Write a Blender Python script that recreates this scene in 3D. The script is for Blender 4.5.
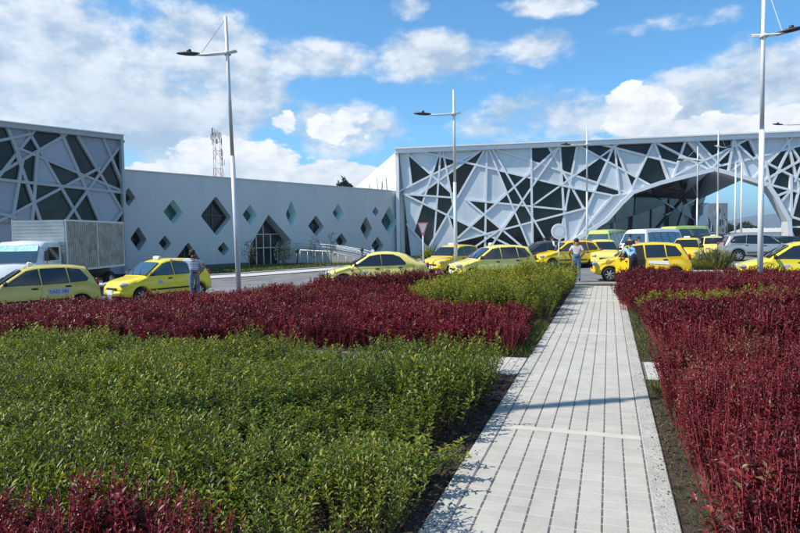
import bpy, bmesh, math, random
import numpy as np
from mathutils import Vector, Matrix
from mathutils.geometry import tessellate_polygon
R = math.radians
random.seed(7); rng = np.random.default_rng(11)
for o in list(bpy.data.objects): bpy.data.objects.remove(o)
S = bpy.context.scene
COL = S.collection

# ------------------------------------------------------------------ camera
CAMH = 1.9; F = 600.0; PITCH = R(2.95); ROLL = R(1.0)
fwd = Vector((0, math.cos(PITCH), -math.sin(PITCH)))
r0 = Vector((1, 0, 0)); u0 = Vector((0, math.sin(PITCH), math.cos(PITCH)))
cr = math.cos(ROLL) * r0 - math.sin(ROLL) * u0
cu = math.sin(ROLL) * r0 + math.cos(ROLL) * u0
CAMP = Vector((0, 0, CAMH))
cam = bpy.data.objects.new('camera', bpy.data.cameras.new('camera')); COL.objects.link(cam)
m = Matrix.Identity(4)
for i in range(3):
    m[i][0] = cr[i]; m[i][1] = cu[i]; m[i][2] = -fwd[i]; m[i][3] = CAMP[i]
cam.matrix_world = m
cam.data.sensor_width = 36; cam.data.lens = 36 * F / 800
cam.data.clip_start = 0.05; cam.data.clip_end = 30000
S.camera = cam

def ray(px, py): return fwd + cr * ((px - 400) / F) + cu * ((266.5 - py) / F)
def at(px, py, Y):
    d = ray(px, py); return CAMP + d * (Y / d.y)
def azel(px, py):
    d = ray(px, py).normalized(); return math.atan2(d.x, d.y), math.asin(d.z)

# ------------------------------------------------------------------ sun, sky, exposure
SUN_EL = R(50); SUNH = Vector((-0.978, -0.208))
sdir = Vector((SUNH.x * math.cos(SUN_EL), SUNH.y * math.cos(SUN_EL), math.sin(SUN_EL)))
sun = bpy.data.objects.new('sun', bpy.data.lights.new('sun', 'SUN')); COL.objects.link(sun)
sun.data.energy = 5.0; sun.data.angle = R(0.53); sun.data.color = (1, .93, .82)
sun.rotation_euler = sdir.to_track_quat('Z', 'Y').to_euler()
S.view_settings.view_transform = 'Standard'; S.view_settings.look = 'None'
S.view_settings.exposure = 0.25; S.view_settings.gamma = 1

W = bpy.data.worlds.new('World'); S.world = W; W.use_nodes = True
W.cycles.sampling_method = 'MANUAL'; W.cycles.sample_map_resolution = 256
nt = W.node_tree; nt.nodes.clear()
def N(t, **k):
    n = nt.nodes.new(t)
    for a, b in k.items(): setattr(n, a, b)
    return n
def L(a, b): nt.links.new(a, b)
def M(op, a, b=None, c=None, clamp=False):
    n = N('ShaderNodeMath', operation=op); n.use_clamp = clamp
    for i, v in enumerate((a, b, c)):
        if v is None: continue
        if hasattr(v, 'links') or hasattr(v, 'is_linked'): L(v, n.inputs[i])
        else: n.inputs[i].default_value = v
    return n.outputs[0]
out = N('ShaderNodeOutputWorld'); bg = N('ShaderNodeBackground'); L(bg.outputs[0], out.inputs[0])
bg.inputs[1].default_value = 0.11
sky = N('ShaderNodeTexSky', sky_type='NISHITA'); sky.sun_disc = False
sky.sun_elevation = SUN_EL; sky.sun_rotation = math.atan2(SUNH.x, SUNH.y)
sky.altitude = 1500; sky.air_density = 1.0; sky.dust_density = .7; sky.ozone_density = 1.6
tc = N('ShaderNodeTexCoord'); sep = N('ShaderNodeSeparateXYZ'); L(tc.outputs['Generated'], sep.inputs[0])
dx, dy, dz = sep.outputs
az = M('ARCTAN2', dx, dy); el = M('ARCSINE', dz)
def noise(vec, scale, detail=8, rough=.55, dist=0.0):
    n = N('ShaderNodeTexNoise'); n.noise_dimensions = '3D'; L(vec, n.inputs['Vector'])
    n.inputs['Scale'].default_value = scale; n.inputs['Detail'].default_value = detail
    n.inputs['Roughness'].default_value = rough; n.inputs['Distortion'].default_value = dist
    return n.outputs['Fac']
cmb = N('ShaderNodeCombineXYZ'); L(az, cmb.inputs[0]); L(M('MULTIPLY', el, 1.7), cmb.inputs[1])
cmb2 = N('ShaderNodeCombineXYZ'); L(M('ADD', az, -0.018), cmb2.inputs[0]); L(M('MULTIPLY', M('ADD', el, 0.022), 1.7), cmb2.inputs[1])
n1 = noise(cmb.outputs[0], 5.5, 6, .6); n2 = noise(cmb2.outputs[0], 5.5, 6, .6)
# cloud banks: (px, py, half width px, half height px, strength)
soft = [(40, 60, 150, 80, 1.0), (190, 60, 85, 52, .9), (185, 110, 120, 55, 1.0), (330, 60, 80, 26, .6), (335, 130, 70, 36, .8), (430, 58, 95, 30, .8),
        (530, 48, 60, 16, .5), (530, 122, 100, 32, .8), (740, 100, 110, 52, .95), (545, 5, 50, 10, .4), (-160, 90, 200, 120, .95), (1000, 100, 180, 80, .85), (410, 6, 26, 14, .45), (30, 140, 150, 40, .8), (690, 20, 60, 12, .3)]
puff = [(232, 166, 80, 32, 1.1), (330, 178, 70, 18, 1.0), (640, 116, 36, 32, 1.15), (700, 134, 90, 18, 1.05), (800, 128, 60, 24, .95), (175, 178, 60, 18, .9), (338, 126, 38, 18, .7), (285, 124, 14, 14, .6)]
def blobs(lst):
    tot = None
    for (px, py, hw, hh, s) in lst:
        a, e = azel(px, py)
        t1 = M('POWER', M('ABSOLUTE', M('MULTIPLY', M('SUBTRACT', az, a), F / hw)), 2)
        t2 = M('POWER', M('ABSOLUTE', M('MULTIPLY', M('SUBTRACT', el, e), F / hh)), 2)
        v = M('MULTIPLY', M('MAXIMUM', M('SUBTRACT', 1, M('ADD', t1, t2)), -1.5), max(s, .4))
        tot = v if tot is None else M('MAXIMUM', tot, v)
    return tot
def sstep(x, a, b):
    n = N('ShaderNodeMapRange'); n.interpolation_type = 'SMOOTHSTEP'; L(x, n.inputs[0])
    n.inputs[1].default_value = a; n.inputs[2].default_value = b; return n.outputs[0]
sb = blobs(soft); pb = blobs(puff)
# elsewhere in the sky: the same broken cloud from plain noise
behind = sstep(M('ABSOLUTE', az), .95, 1.4)
glob = M('MULTIPLY', M('SUBTRACT', noise(cmb.outputs[0], 2.2, 4, .5), .47), 3.0)
sb = M('ADD', M('MULTIPLY', sb, M('SUBTRACT', 1, behind)), M('MULTIPLY', glob, behind))
up = M('SUBTRACT', 1, sstep(el, .75, 1.25))
nn = M('SUBTRACT', n1, .5)
dsoft = M('MULTIPLY', M('MULTIPLY', sstep(M('ADD', M('MULTIPLY', sb, .75), M('MULTIPLY', nn, 2.5)), .06, .52), .92), up)
n3 = noise(cmb.outputs[0], 15, 6, .58)
dpuff = sstep(M('ADD', M('MULTIPLY', pb, .8), M('MULTIPLY', M('SUBTRACT', n3, .5), 2.2)), .10, .28)
shade = M('ADD', M('MULTIPLY', M('SUBTRACT', n1, n2), 6.0), .5, clamp=True)
n4 = noise(cmb2.outputs[0], 15, 6, .58)
shade2 = M('ADD', M('MULTIPLY', M('SUBTRACT', n3, n4), 3.0), .74, clamp=True)
thick = sstep(M('ADD', M('MULTIPLY', sb, .6), M('MULTIPLY', nn, 2.0)), .45, 1.15)
def mixc(f, a, b):
    n = N('ShaderNodeMix', data_type='RGBA'); L(f, n.inputs[0])
    for v, i in ((a, 6), (b, 7)):
        if isinstance(v, tuple): n.inputs[i].default_value = (*v, 1)
        else: L(v, n.inputs[i])
    return n.outputs[2]
csoft = mixc(shade, (3.6, 4.6, 5.8), (7.5, 7.8, 8.2))
csoft = mixc(M('MULTIPLY', thick, .8), csoft, (3.3, 4.1, 5.0))
cpuff = mixc(shade2, (5.6, 6.3, 7.2), (9.2, 9.2, 9.3))
skyc = N('ShaderNodeMix', data_type='RGBA', blend_type='MULTIPLY'); skyc.inputs[0].default_value = 1
L(sky.outputs[0], skyc.inputs[6]); skyc.inputs[7].default_value = (.66, 1.34, 1.62, 1)
c1 = mixc(dsoft, skyc.outputs[2], csoft)
c2 = mixc(dpuff, c1, cpuff)
L(c2, bg.inputs[0])

# ------------------------------------------------------------------ materials
MATS = {}
def nodes(mt): return mt.node_tree.nodes, mt.node_tree.links
def mat(name, col, rough=.6, metal=0, spec=.5, var=0, vscale=3, bump=0, bscale=40, coat=0, col2=None, trans=0, randobj=0, alpha=1, coords='Object', detail=6, stain=0, sscale=1.2, stretch=(1, 1, 1)):
    if name in MATS: return MATS[name]
    mt = bpy.data.materials.new(name); mt.use_nodes = True; MATS[name] = mt
    ns, lk = nodes(mt); p = ns['Principled BSDF']
    p.inputs['Base Color'].default_value = (*col, 1); p.inputs['Roughness'].default_value = rough
    p.inputs['Metallic'].default_value = metal; p.inputs['Specular IOR Level'].default_value = spec
    if coat: p.inputs['Coat Weight'].default_value = coat; p.inputs['Coat Roughness'].default_value = .05
    if trans: p.inputs['Transmission Weight'].default_value = trans
    t = ns.new('ShaderNodeTexCoord')
    src = None
    if var or col2:
        n = ns.new('ShaderNodeTexNoise'); n.inputs['Scale'].default_value = vscale; n.inputs['Detail'].default_value = detail
        n.inputs['Roughness'].default_value = .65
        lk.new(t.outputs[coords], n.inputs['Vector'])
        rp = ns.new('ShaderNodeValToRGB'); e = rp.color_ramp.elements
        c2_ = col2 or tuple(c * (1 + var) for c in col)
        c1_ = col if col2 else tuple(c * (1 - var) for c in col)
        e[0].position = .35; e[0].color = (*c1_, 1); e[1].position = .68; e[1].color = (*c2_, 1)
        lk.new(n.outputs['Fac'], rp.inputs[0]); src = rp.outputs[0]
    if randobj:
        oi = ns.new('ShaderNodeObjectInfo'); mr = ns.new('ShaderNodeMapRange')
        mr.inputs[3].default_value = 1 - randobj; mr.inputs[4].default_value = 1 + randobj
        lk.new(oi.outputs['Random'], mr.inputs[0])
        mx = ns.new('ShaderNodeMix'); mx.data_type = 'RGBA'; mx.blend_type = 'MULTIPLY'; mx.inputs[0].default_value = 1
        if src: lk.new(src, mx.inputs[6])
        else: mx.inputs[6].default_value = (*col, 1)
        lk.new(mr.outputs[0], mx.inputs[7]); src = mx.outputs[2]
    if stain:
        gp_ = ns.new('ShaderNodeNewGeometry'); mp = ns.new('ShaderNodeMapping'); mp.inputs['Scale'].default_value = stretch; lk.new(gp_.outputs['Position'], mp.inputs[0])
        n = ns.new('ShaderNodeTexNoise'); n.inputs['Scale'].default_value = sscale; n.inputs['Detail'].default_value = 8; n.inputs['Roughness'].default_value = .7; lk.new(mp.outputs[0], n.inputs['Vector'])
        mr = ns.new('ShaderNodeMapRange'); mr.inputs[1].default_value = .3; mr.inputs[2].default_value = .62; mr.inputs[3].default_value = 1 - stain; mr.inputs[4].default_value = 1; lk.new(n.outputs['Fac'], mr.inputs[0])
        mx = ns.new('ShaderNodeMix'); mx.data_type = 'RGBA'; mx.blend_type = 'MULTIPLY'; mx.inputs[0].default_value = 1
        if src: lk.new(src, mx.inputs[6])
        else: mx.inputs[6].default_value = (*col, 1)
        lk.new(mr.outputs[0], mx.inputs[7]); src = mx.outputs[2]
    if src: lk.new(src, p.inputs['Base Color'])
    if bump:
        n = ns.new('ShaderNodeTexNoise'); n.inputs['Scale'].default_value = bscale; n.inputs['Detail'].default_value = 6
        lk.new(t.outputs[coords], n.inputs['Vector'])
        b = ns.new('ShaderNodeBump'); b.inputs['Strength'].default_value = bump; b.inputs['Distance'].default_value = .02
        lk.new(n.outputs['Fac'], b.inputs['Height']); lk.new(b.outputs[0], p.inputs['Normal'])
    return mt
def leaf_mat(name, stops, transl=.35, rough=.38, spec=.5, tcol=(1, 1, 1)):
    mt = bpy.data.materials.new(name); mt.use_nodes = True; MATS[name] = mt
    ns, lk = nodes(mt); p = ns['Principled BSDF']
    a = ns.new('ShaderNodeAttribute'); a.attribute_name = 'tint'
    rp = ns.new('ShaderNodeValToRGB'); e = rp.color_ramp.elements
    e[0].position, e[0].color = stops[0][0], (*stops[0][1], 1)
    e[1].position, e[1].color = stops[-1][0], (*stops[-1][1], 1)
    for pos, c in stops[1:-1]:
        q = e.new(pos); q.color = (*c, 1)
    lk.new(a.outputs['Fac'], rp.inputs[0]); lk.new(rp.outputs[0], p.inputs['Base Color'])
    p.inputs['Roughness'].default_value = rough; p.inputs['Specular IOR Level'].default_value = spec
    tr = ns.new('ShaderNodeBsdfTranslucent')
    mx = ns.new('ShaderNodeMix'); mx.data_type = 'RGBA'; mx.blend_type = 'MULTIPLY'; mx.inputs[0].default_value = 1
    lk.new(rp.outputs[0], mx.inputs[6]); mx.inputs[7].default_value = (*tcol, 1); lk.new(mx.outputs[2], tr.inputs[0])
    ms = ns.new('ShaderNodeMixShader'); ms.inputs[0].default_value = transl
    lk.new(p.outputs[0], ms.inputs[1]); lk.new(tr.outputs[0], ms.inputs[2])
    lk.new(ms.outputs[0], ns['Material Output'].inputs[0])
    return mt
m_soil = mat('soil', (.022, .015, .010), .95, col2=(.075, .052, .036), vscale=14, bump=1, bscale=30)
m_asphalt = mat('asphalt', (.15, .15, .155), .9, col2=(.25, .25, .25), vscale=1.3, bump=.3, bscale=60, stain=.35, sscale=.5)
m_concrete = mat('concrete', (.46, .455, .43), .9, col2=(.60, .59, .56), vscale=6, bump=.5, bscale=70)
m_kerb = mat('kerb_concrete', (.38, .365, .33), .95, col2=(.53, .51, .46), vscale=22, bump=.7, bscale=55, stain=.25, sscale=2.5)
m_paver = mat('paver_concrete', (.44, .42, .37), .9, col2=(.52, .50, .45), vscale=9, bump=.25, bscale=120, randobj=.06, coords='Generated', stain=.2, sscale=1.6)
m_pavj = mat('paver_far', (.44, .42, .37), .9, col2=(.52, .50, .45), vscale=5, bump=.2, bscale=120, stain=.2, sscale=1.6)
m_joint = mat('joint_sand', (.09, .085, .075), .95, col2=(.18, .17, .15), vscale=20)
m_mortar = mat('joint_mortar', (.54, .515, .45), .95, stain=.2, sscale=4)
m_verge = mat('verge', (.10, .13, .035), .95, col2=(.17, .17, .06), vscale=1.5, bump=.6, bscale=20)
m_ground = mat('ground', (.16, .15, .13), .95, col2=(.22, .21, .19), vscale=.4)
m_wall = mat('render_wall', (.55, .58, .59), .75, col2=(.59, .615, .62), vscale=.35, bump=.08, bscale=12, stain=.06, sscale=1.0, stretch=(1.2, 1.2, .15))
m_plinth = mat('plinth', (.10, .105, .11), .7)
m_panel = mat('composite_panel', (.60, .645, .69), .42, metal=.1, var=.05, vscale=.3, randobj=.10, stain=.10, sscale=.8, stretch=(1.5, 1.5, .15))
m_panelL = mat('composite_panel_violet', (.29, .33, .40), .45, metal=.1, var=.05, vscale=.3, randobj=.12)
m_beam = mat('beam_paint', (.66, .69, .72), .4, var=.04, vscale=.6)
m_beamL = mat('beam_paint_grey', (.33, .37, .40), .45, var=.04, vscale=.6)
m_white = mat('white_cladding', (.80, .80, .79), .5, var=.04, vscale=.5)
m_glassd = mat('dark_glazing', (.018, .020, .021), .08, spec=.32, var=.6, vscale=.6, randobj=.5)
m_glassg = mat('green_glazing', (.10, .125, .12), .08, spec=.6, var=.35, vscale=.3)
m_reveal = mat('reveal', (.55, .60, .62), .6)
m_teal = mat('teal_reveal', (.70, .93, .91), .3)
m_tealg = mat('teal_glazing', (.05, .13, .14), .08, spec=.5, var=.4, vscale=.8)
m_steel = mat('galvanised_steel', (.66, .67, .68), .38, metal=.25, var=.06, vscale=2)
m_polew = mat('white_pole_paint', (.78, .78, .77), .4)
m_dark = mat('dark_fitting', (.03, .03, .035), .5)
m_roof = mat('roof_membrane', (.5, .5, .5), .8)

# ------------------------------------------------------------------ object helpers
def tag(o, label=None, cat=None, group=None, kind=None):
    if label: o['label'] = label
    if cat: o['category'] = cat
    if group: o['group'] = group
    if kind: o['kind'] = kind
    return o
def empty(name, loc=(0, 0, 0), rz=0, label=None, cat=None, group=None):
    o = bpy.data.objects.new(name, None); COL.objects.link(o); o.location = loc; o.rotation_euler = (0, 0, rz)
    o.empty_display_size = .2
    return tag(o, label, cat, group)
WROOT = set()
def wempty(name, loc, label, cat, group=None):
    """a thing whose parts are written in world coordinates"""
    o = empty(name, loc, 0, label, cat, group); WROOT.add(o); return o
def link(name, me, mt=None, parent=None, smooth=False):
    if mt is not None:
        me.materials.clear()
        for q in (mt if isinstance(mt, (list, tuple)) else [mt]): me.materials.append(q)
    if smooth: me.polygons.foreach_set('use_smooth', [True] * len(me.polygons))
    o = bpy.data.objects.new(name, me); COL.objects.link(o)
    if parent:
        o.parent = parent
        if parent in WROOT: o.matrix_parent_inverse = Matrix.Translation(-parent.location)
    return o
class MB:
    """collects verts and faces, links them as one mesh object"""
    def __init__(s): s.v = []; s.f = []
    def add(s, vs, fs):
        b = len(s.v); s.v += [tuple(v) for v in vs]; s.f += [tuple(i + b for i in f) for f in fs]; return s
    def box(s, x0, x1, y0, y1, z0, z1):
        return s.add([(x0, y0, z0), (x1, y0, z0), (x1, y1, z0), (x0, y1, z0), (x0, y0, z1), (x1, y0, z1), (x1, y1, z1), (x0, y1, z1)],
                     [(0, 3, 2, 1), (4, 5, 6, 7), (0, 1, 5, 4), (1, 2, 6, 5), (2, 3, 7, 6), (3, 0, 4, 7)])
    def cbox(s, x0, x1, y0, y1, z0, z1, c=.01):
        """box with chamfered top edges"""
        return s.add([(x0, y0, z0), (x1, y0, z0), (x1, y1, z0), (x0, y1, z0), (x0, y0, z1 - c), (x1, y0, z1 - c), (x1, y1, z1 - c), (x0, y1, z1 - c),
                      (x0 + c, y0 + c, z1), (x1 - c, y0 + c, z1), (x1 - c, y1 - c, z1), (x0 + c, y1 - c, z1)],
                     [(0, 1, 5, 4), (1, 2, 6, 5), (2, 3, 7, 6), (3, 0, 4, 7), (4, 5, 9, 8), (5, 6, 10, 9), (6, 7, 11, 10), (7, 4, 8, 11), (8, 9, 10, 11)])
    def obox(s, a, b, up, w, d):
        """bar from a to b, w across, d along 'up' (from 0 to d)"""
        a = Vector(a); b = Vector(b); t = (b - a).normalized(); up = Vector(up); up = (up - t * up.dot(t)).normalized(); sd = t.cross(up) * (w / 2); u = up * d
        return s.add([a - sd, a + sd, a + sd + u, a - sd + u, b - sd, b + sd, b + sd + u, b - sd + u],
                     [(0, 1, 2, 3), (7, 6, 5, 4), (0, 4, 5, 1), (1, 5, 6, 2), (2, 6, 7, 3), (3, 7, 4, 0)])
    def tube(s, pts, rad, n=8, cap=True):
        pts = [Vector(p) for p in pts]; k = len(pts)
        rad = rad if isinstance(rad, (list, tuple)) else [rad] * k
        rings = []; ref = Vector((0, 0, 1)) if abs((pts[-1] - pts[0]).normalized().z) < .9 else Vector((1, 0, 0))
        for i, p in enumerate(pts):
            t = (pts[min(i + 1, k - 1)] - pts[max(i - 1, 0)]).normalized()
            a = t.cross(ref).normalized(); b = t.cross(a)
            rings.append([p + (a * math.cos(2 * math.pi * j / n) + b * math.sin(2 * math.pi * j / n)) * rad[i] for j in range(n)])
        vs = [v for r in rings for v in r]; fs = []
        for i in range(k - 1):
            for j in range(n):
                fs.append((i * n + j, i * n + (j + 1) % n, (i + 1) * n + (j + 1) % n, (i + 1) * n + j))
        if cap: fs += [tuple(range(n - 1, -1, -1)), tuple(range((k - 1) * n, k * n))]
        return s.add(vs, fs)
    def prism(s, pts, off, close=True):
        """planar polygon pts pushed by vector off"""
        pts = [Vector(p) for p in pts]; n = len(pts); off = Vector(off)
        return s.add(pts + [p + off for p in pts], [tuple(range(n - 1, -1, -1)), tuple(range(n, 2 * n))] + [(i, (i + 1) % n, n + (i + 1) % n, n + i) for i in range(n)])
    def ell(s, c, r, n=10, k=6, mtx=None):
        vs = []; fs = []
        for i in range(k + 1):
            th = math.pi * i / k
            for j in range(n):
                ph = 2 * math.pi * j / n
                v = Vector((r[0] * math.sin(th) * math.cos(ph), r[1] * math.sin(th) * math.sin(ph), r[2] * math.cos(th)))
                if mtx: v = mtx @ v
                vs.append(v + Vector(c))
        for i in range(k):
            for j in range(n):
                fs.append((i * n + j, (i + 1) * n + j, (i + 1) * n + (j + 1) % n, i * n + (j + 1) % n))
        return s.add(vs, fs)
    def lathe(s, prof, c, axis='y', n=20):
        """prof: (radius, offset along the axis)"""
        vs = []; k = len(prof)
        for (r, h) in prof:
            for j in range(n):
                a = 2 * math.pi * j / n
                p = (r * math.cos(a), h, r * math.sin(a)) if axis == 'y' else (r * math.cos(a), r * math.sin(a), h)
                vs.append((p[0] + c[0], p[1] + c[1], p[2] + c[2]))
        fs = [(i * n + j, i * n + (j + 1) % n, (i + 1) * n + (j + 1) % n, (i + 1) * n + j) for i in range(k - 1) for j in range(n)]
        return s.add(vs, fs)
    def mesh(s, name):
        me = bpy.data.meshes.new(name); me.from_pydata(s.v, [], s.f); me.validate(clean_customdata=False); me.update()
        bm = bmesh.new(); bm.from_mesh(me); bmesh.ops.remove_doubles(bm, verts=bm.verts, dist=1e-5)
        bmesh.ops.recalc_face_normals(bm, faces=bm.faces); bm.to_mesh(me); bm.free(); return me
    def build(s, name, mt, parent=None, smooth=False):
        return link(name, s.mesh(name), mt, parent, smooth)

PD = Vector((.329, .944)).normalized(); PR = Vector((PD.y, -PD.x))     # along the path, right of it
def uv(u, v): p = PD * u + PR * v; return (p.x, p.y)
def gz(x, y):
    v = PR.x * x + PR.y * y
    return -min(.3, .02 * max(0, -v - 2.5))
def sheet(name, poly, dz, mt, parent=None):
    bm = bmesh.new(); f = bm.faces.new([bm.verts.new((x, y, 0)) for x, y in poly])
    for vv in (-2.5, -17.5):
        p = PR * vv
        bmesh.ops.bisect_plane(bm, geom=bm.verts[:] + bm.edges[:] + bm.faces[:], plane_co=(p.x, p.y, 0), plane_no=(PR.x, PR.y, 0))
    for v in bm.verts: v.co.z = gz(v.co.x, v.co.y) + dz
    bmesh.ops.recalc_face_normals(bm, faces=bm.faces)
    if sum(q.normal.z for q in bm.faces) < 0: bmesh.ops.reverse_faces(bm, faces=bm.faces)
    me = bpy.data.meshes.new(name); bm.to_mesh(me); bm.free()
    return link(name, me, mt, parent)
def strip(name, line, width, h, mt, kind='structure', dz=0):
    """raised kerb along a polyline on the ground"""
    mb = MB(); L3 = [Vector((x, y)) for x, y in line]; rows = []
    # resample so that the kerb follows the fall of the ground
    pts = []
    for a, b in zip(L3, L3[1:]):
        n = max(1, int((b - a).length / 1.0))
        pts += [a.lerp(b, i / n) for i in range(n)]
    pts.append(L3[-1])
    vs = []; fs = []
    for i, p in enumerate(pts):
        t = (pts[min(i + 1, len(pts) - 1)] - pts[max(i - 1, 0)]).normalized(); nrm = Vector((t.y, -t.x)) * width / 2
        z = gz(p.x, p.y) + dz
        for q, zz in ((p - nrm, z - .05), (p - nrm, z + h - .012), (p - nrm * .85, z + h), (p + nrm * .85, z + h), (p + nrm, z + h - .012), (p + nrm, z - .05)):
            vs.append((q.x, q.y, zz))
    for i in range(len(pts) - 1):
        for j in range(5): fs.append((i * 6 + j, i * 6 + j + 1, (i + 1) * 6 + j + 1, (i + 1) * 6 + j))
    mb.add(vs, fs); o = mb.build(name, mt)
    return tag(o, kind=kind)

def pip(p, poly):
    x, y = p[0], p[1]; c = False; n = len(poly)
    for i in range(n):
        x1, y1 = poly[i][0], poly[i][1]; x2, y2 = poly[(i + 1) % n][0], poly[(i + 1) % n][1]
        if (y1 > y) != (y2 > y) and x < (x2 - x1) * (y - y1) / (y2 - y1) + x1: c = not c
    return c

# ------------------------------------------------------------------ ground, roads, path
g = MB(); g.add([(-9000, -2000, -.36), (9000, -2000, -.36), (9000, 12000, -.36), (-9000, 12000, -.36)], [(0, 1, 2, 3)])
tag(g.build('ground', m_ground), kind='structure')
edge = [(-60, 1.5), (-30, 8), (-16, 14.6), (-10, 17.3), (-4, 20.0), (2, 21.6), (7.0, 22.2), (9.5, 21.9), (13, 19.6), (20, 15), (40, 4)]
tag(sheet('planting_soil', edge + [(40, -12), (-60, -12)], -.02, m_soil), kind='structure')
tag(sheet('road', edge + [(120, -10), (160, 60), (60, 140), (-5, 150), (-9, 57.5), (-28, 34), (-60, 5)], -.03, m_asphalt), kind='structure')
strip('road_kerb', edge, .16, .06, m_kerb, dz=-.03)
# grass verge and pavement in front of the curved terminal wall
vline_near = [(-31, 22.5), (-18.0, 30.5), (-9.5, 37.6), (-4.5, 43.5), (.5, 50.5)]
vline_far = [(2.5, 62), (-12, 47.5), (-30, 25)]
tag(sheet('verge', vline_near + vline_far, .02, m_verge), kind='structure')
strip('verge_kerb', vline_near, .2, .12, m_concrete, dz=-.04)
far_walk = [(-29, 20.2), (-17, 27.9), (-8.6, 34.8), (-3.0, 41.5), (3.0, 49.5), (.7, 50.6), (-4.3, 43.3), (-9.3, 37.4), (-17.8, 30.3), (-31, 22.3)]
tag(sheet('pavement', far_walk, .01, m_concrete), kind='structure')
# island with ornamental grass between the lanes
isl = [(12.0, 27.2), (17.5, 26.0), (19.5, 27.4), (17.0, 29.2), (12.4, 29.0)]
tag(sheet('traffic_island', isl, .02, m_soil), kind='structure')
strip('island_kerb', isl + [isl[0]], .2, .13, m_concrete, dz=-.02)

VL, VR = -1.16, .44
path = sheet('path', [uv(-6, VL), uv(-6, VR), uv(22.35, VR), uv(22.35, VL)], -.006, m_joint); tag(path, kind='structure')
cross = sheet('cross_path', [uv(8.1, -16), uv(8.1, VL - .01), uv(9.2, VL - .01), uv(9.2, -16)], -.004, m_joint); tag(cross, kind='structure')
crossr = sheet('cross_path', [uv(8.25, VR + .01), uv(8.25, 8), uv(9.35, 8), uv(9.35, VR + .01)], -.004, m_joint); tag(crossr, kind='structure')
PROT = math.atan2(PR.y, PR.x)
KW = .155; C0 = VL + KW + .004; NC = 8; CW = (VR - KW - .004 - C0) / NC; RL = .118
pm = MB().cbox(-CW / 2 + .0058, CW / 2 - .0058, -RL / 2 + .0022, RL / 2 - .0022, -.03, .0, .004).mesh('paver')
pm.materials.append(m_paver)
farp = MB(); mort = MB(); cnt = 0; u = 1.6; row = 0; bands = (5.85, 11.8, 17.6)
def put_uv(mb, u_, v_, du, dv, z0, z1, c):
    """chamfered block placed in path coordinates"""
    t = MB().cbox(-dv, dv, -du, du, z0, z1, c)
    cx, cy = uv(u_, v_)
    mb.add([(cx + PR.x * x + PD.x * y, cy + PR.y * x + PD.y * y, z) for x, y, z in t.v], t.f)
u = -6
while u < 22.3:
    nxt = u + RL
    if any(abs(u + RL / 2 - b) < .06 for b in bands):
        t = MB(); put_uv(t, u + RL / 2, (C0 + VR - KW) / 2, .052, (VR - KW - C0) / 2 - .003, -.03, .002, .004)
        t.build('concrete_band', m_mortar, path); u = nxt; continue
    for c in range(NC):
        vc = C0 + (c + .5) * CW; x, y = uv(u + RL / 2, vc)
        if cnt < 296 and u > 2.75:
            o = bpy.data.objects.new('paver', pm); COL.objects.link(o); o.parent = path
            o.location = (x, y, random.uniform(-.0015, .0015)); o.rotation_euler = (random.uniform(-.004, .004), random.uniform(-.004, .004), PROT + random.uniform(-.004, .004)); cnt += 1
        else:
            put_uv(farp, u + RL / 2, vc, RL / 2 - .0022, CW / 2 - .0058, -.03, random.uniform(-.0015, .0015), .004)
    # pale dry mortar in the narrow cross joints
    for c in range(NC):
        put_uv(mort, u, C0 + (c + .5) * CW, .0032, CW / 2 - .0003, -.03, -.003, .0005)
    u = nxt
for sgn, vv in ((1, VR - KW / 2), (0, VL + KW / 2)):
    u = -6
    while u < 22.3:
        ln = min(.8 if sgn else .5, 22.33 - u)
        t = MB(); put_uv(t, u + ln / 2, vv, ln / 2 - .003, KW / 2 - .002, -.12, random.uniform(.002, .007) if sgn else random.uniform(-.001, .003), .008)
        if u > 1: t.build('edging_stone', m_kerb if sgn else m_paver, path)
        u += ln
tag(farp.build('paver_field', m_pavj, path), kind='stuff'); tag(mort.build('cross_joints', m_mortar, path), kind='stuff')
for par, u0_, v0, v1 in ((cross, 8.1, -3.6, VL - .01), (crossr, 8.25, VR + .02, 2.6)):
    far = MB()
    for i in range(7):
        for j in range(int((v1 - v0) / RL)):
            t = MB(); put_uv(t, u0_ + (i + .5) * 1.1 / 7, v1 - (j + .5) * RL, 1.1 / 14 - .005, RL / 2 - .003, -.03, random.uniform(-.001, .003), .004)
            far.add(t.v, t.f)
    tag(far.build('cross_pavers', m_pavj, par), kind='stuff')

# ------------------------------------------------------------------ faceted facades
class Plane:
    def __init__(s, A, B):
        s.A = Vector((A[0], A[1], 0)); d = Vector((B[0] - A[0], B[1] - A[1], 0)); s.t = d.normalized()
        n = Vector((d.y, -d.x, 0)).normalized()
        if n.dot(CAMP - s.A) < 0: n = -n
        s.n = n
    def hit(s, px, py, off=0):
        d = ray(px, py); o = s.A + s.n * off
        k = (o - CAMP).dot(s.n) / d.dot(s.n); return CAMP + d * k
    def on(s, px, py, off=0):
        """point of the plane under the pixel, then lifted along the normal"""
        return s.hit(px, py) + s.n * off

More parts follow.
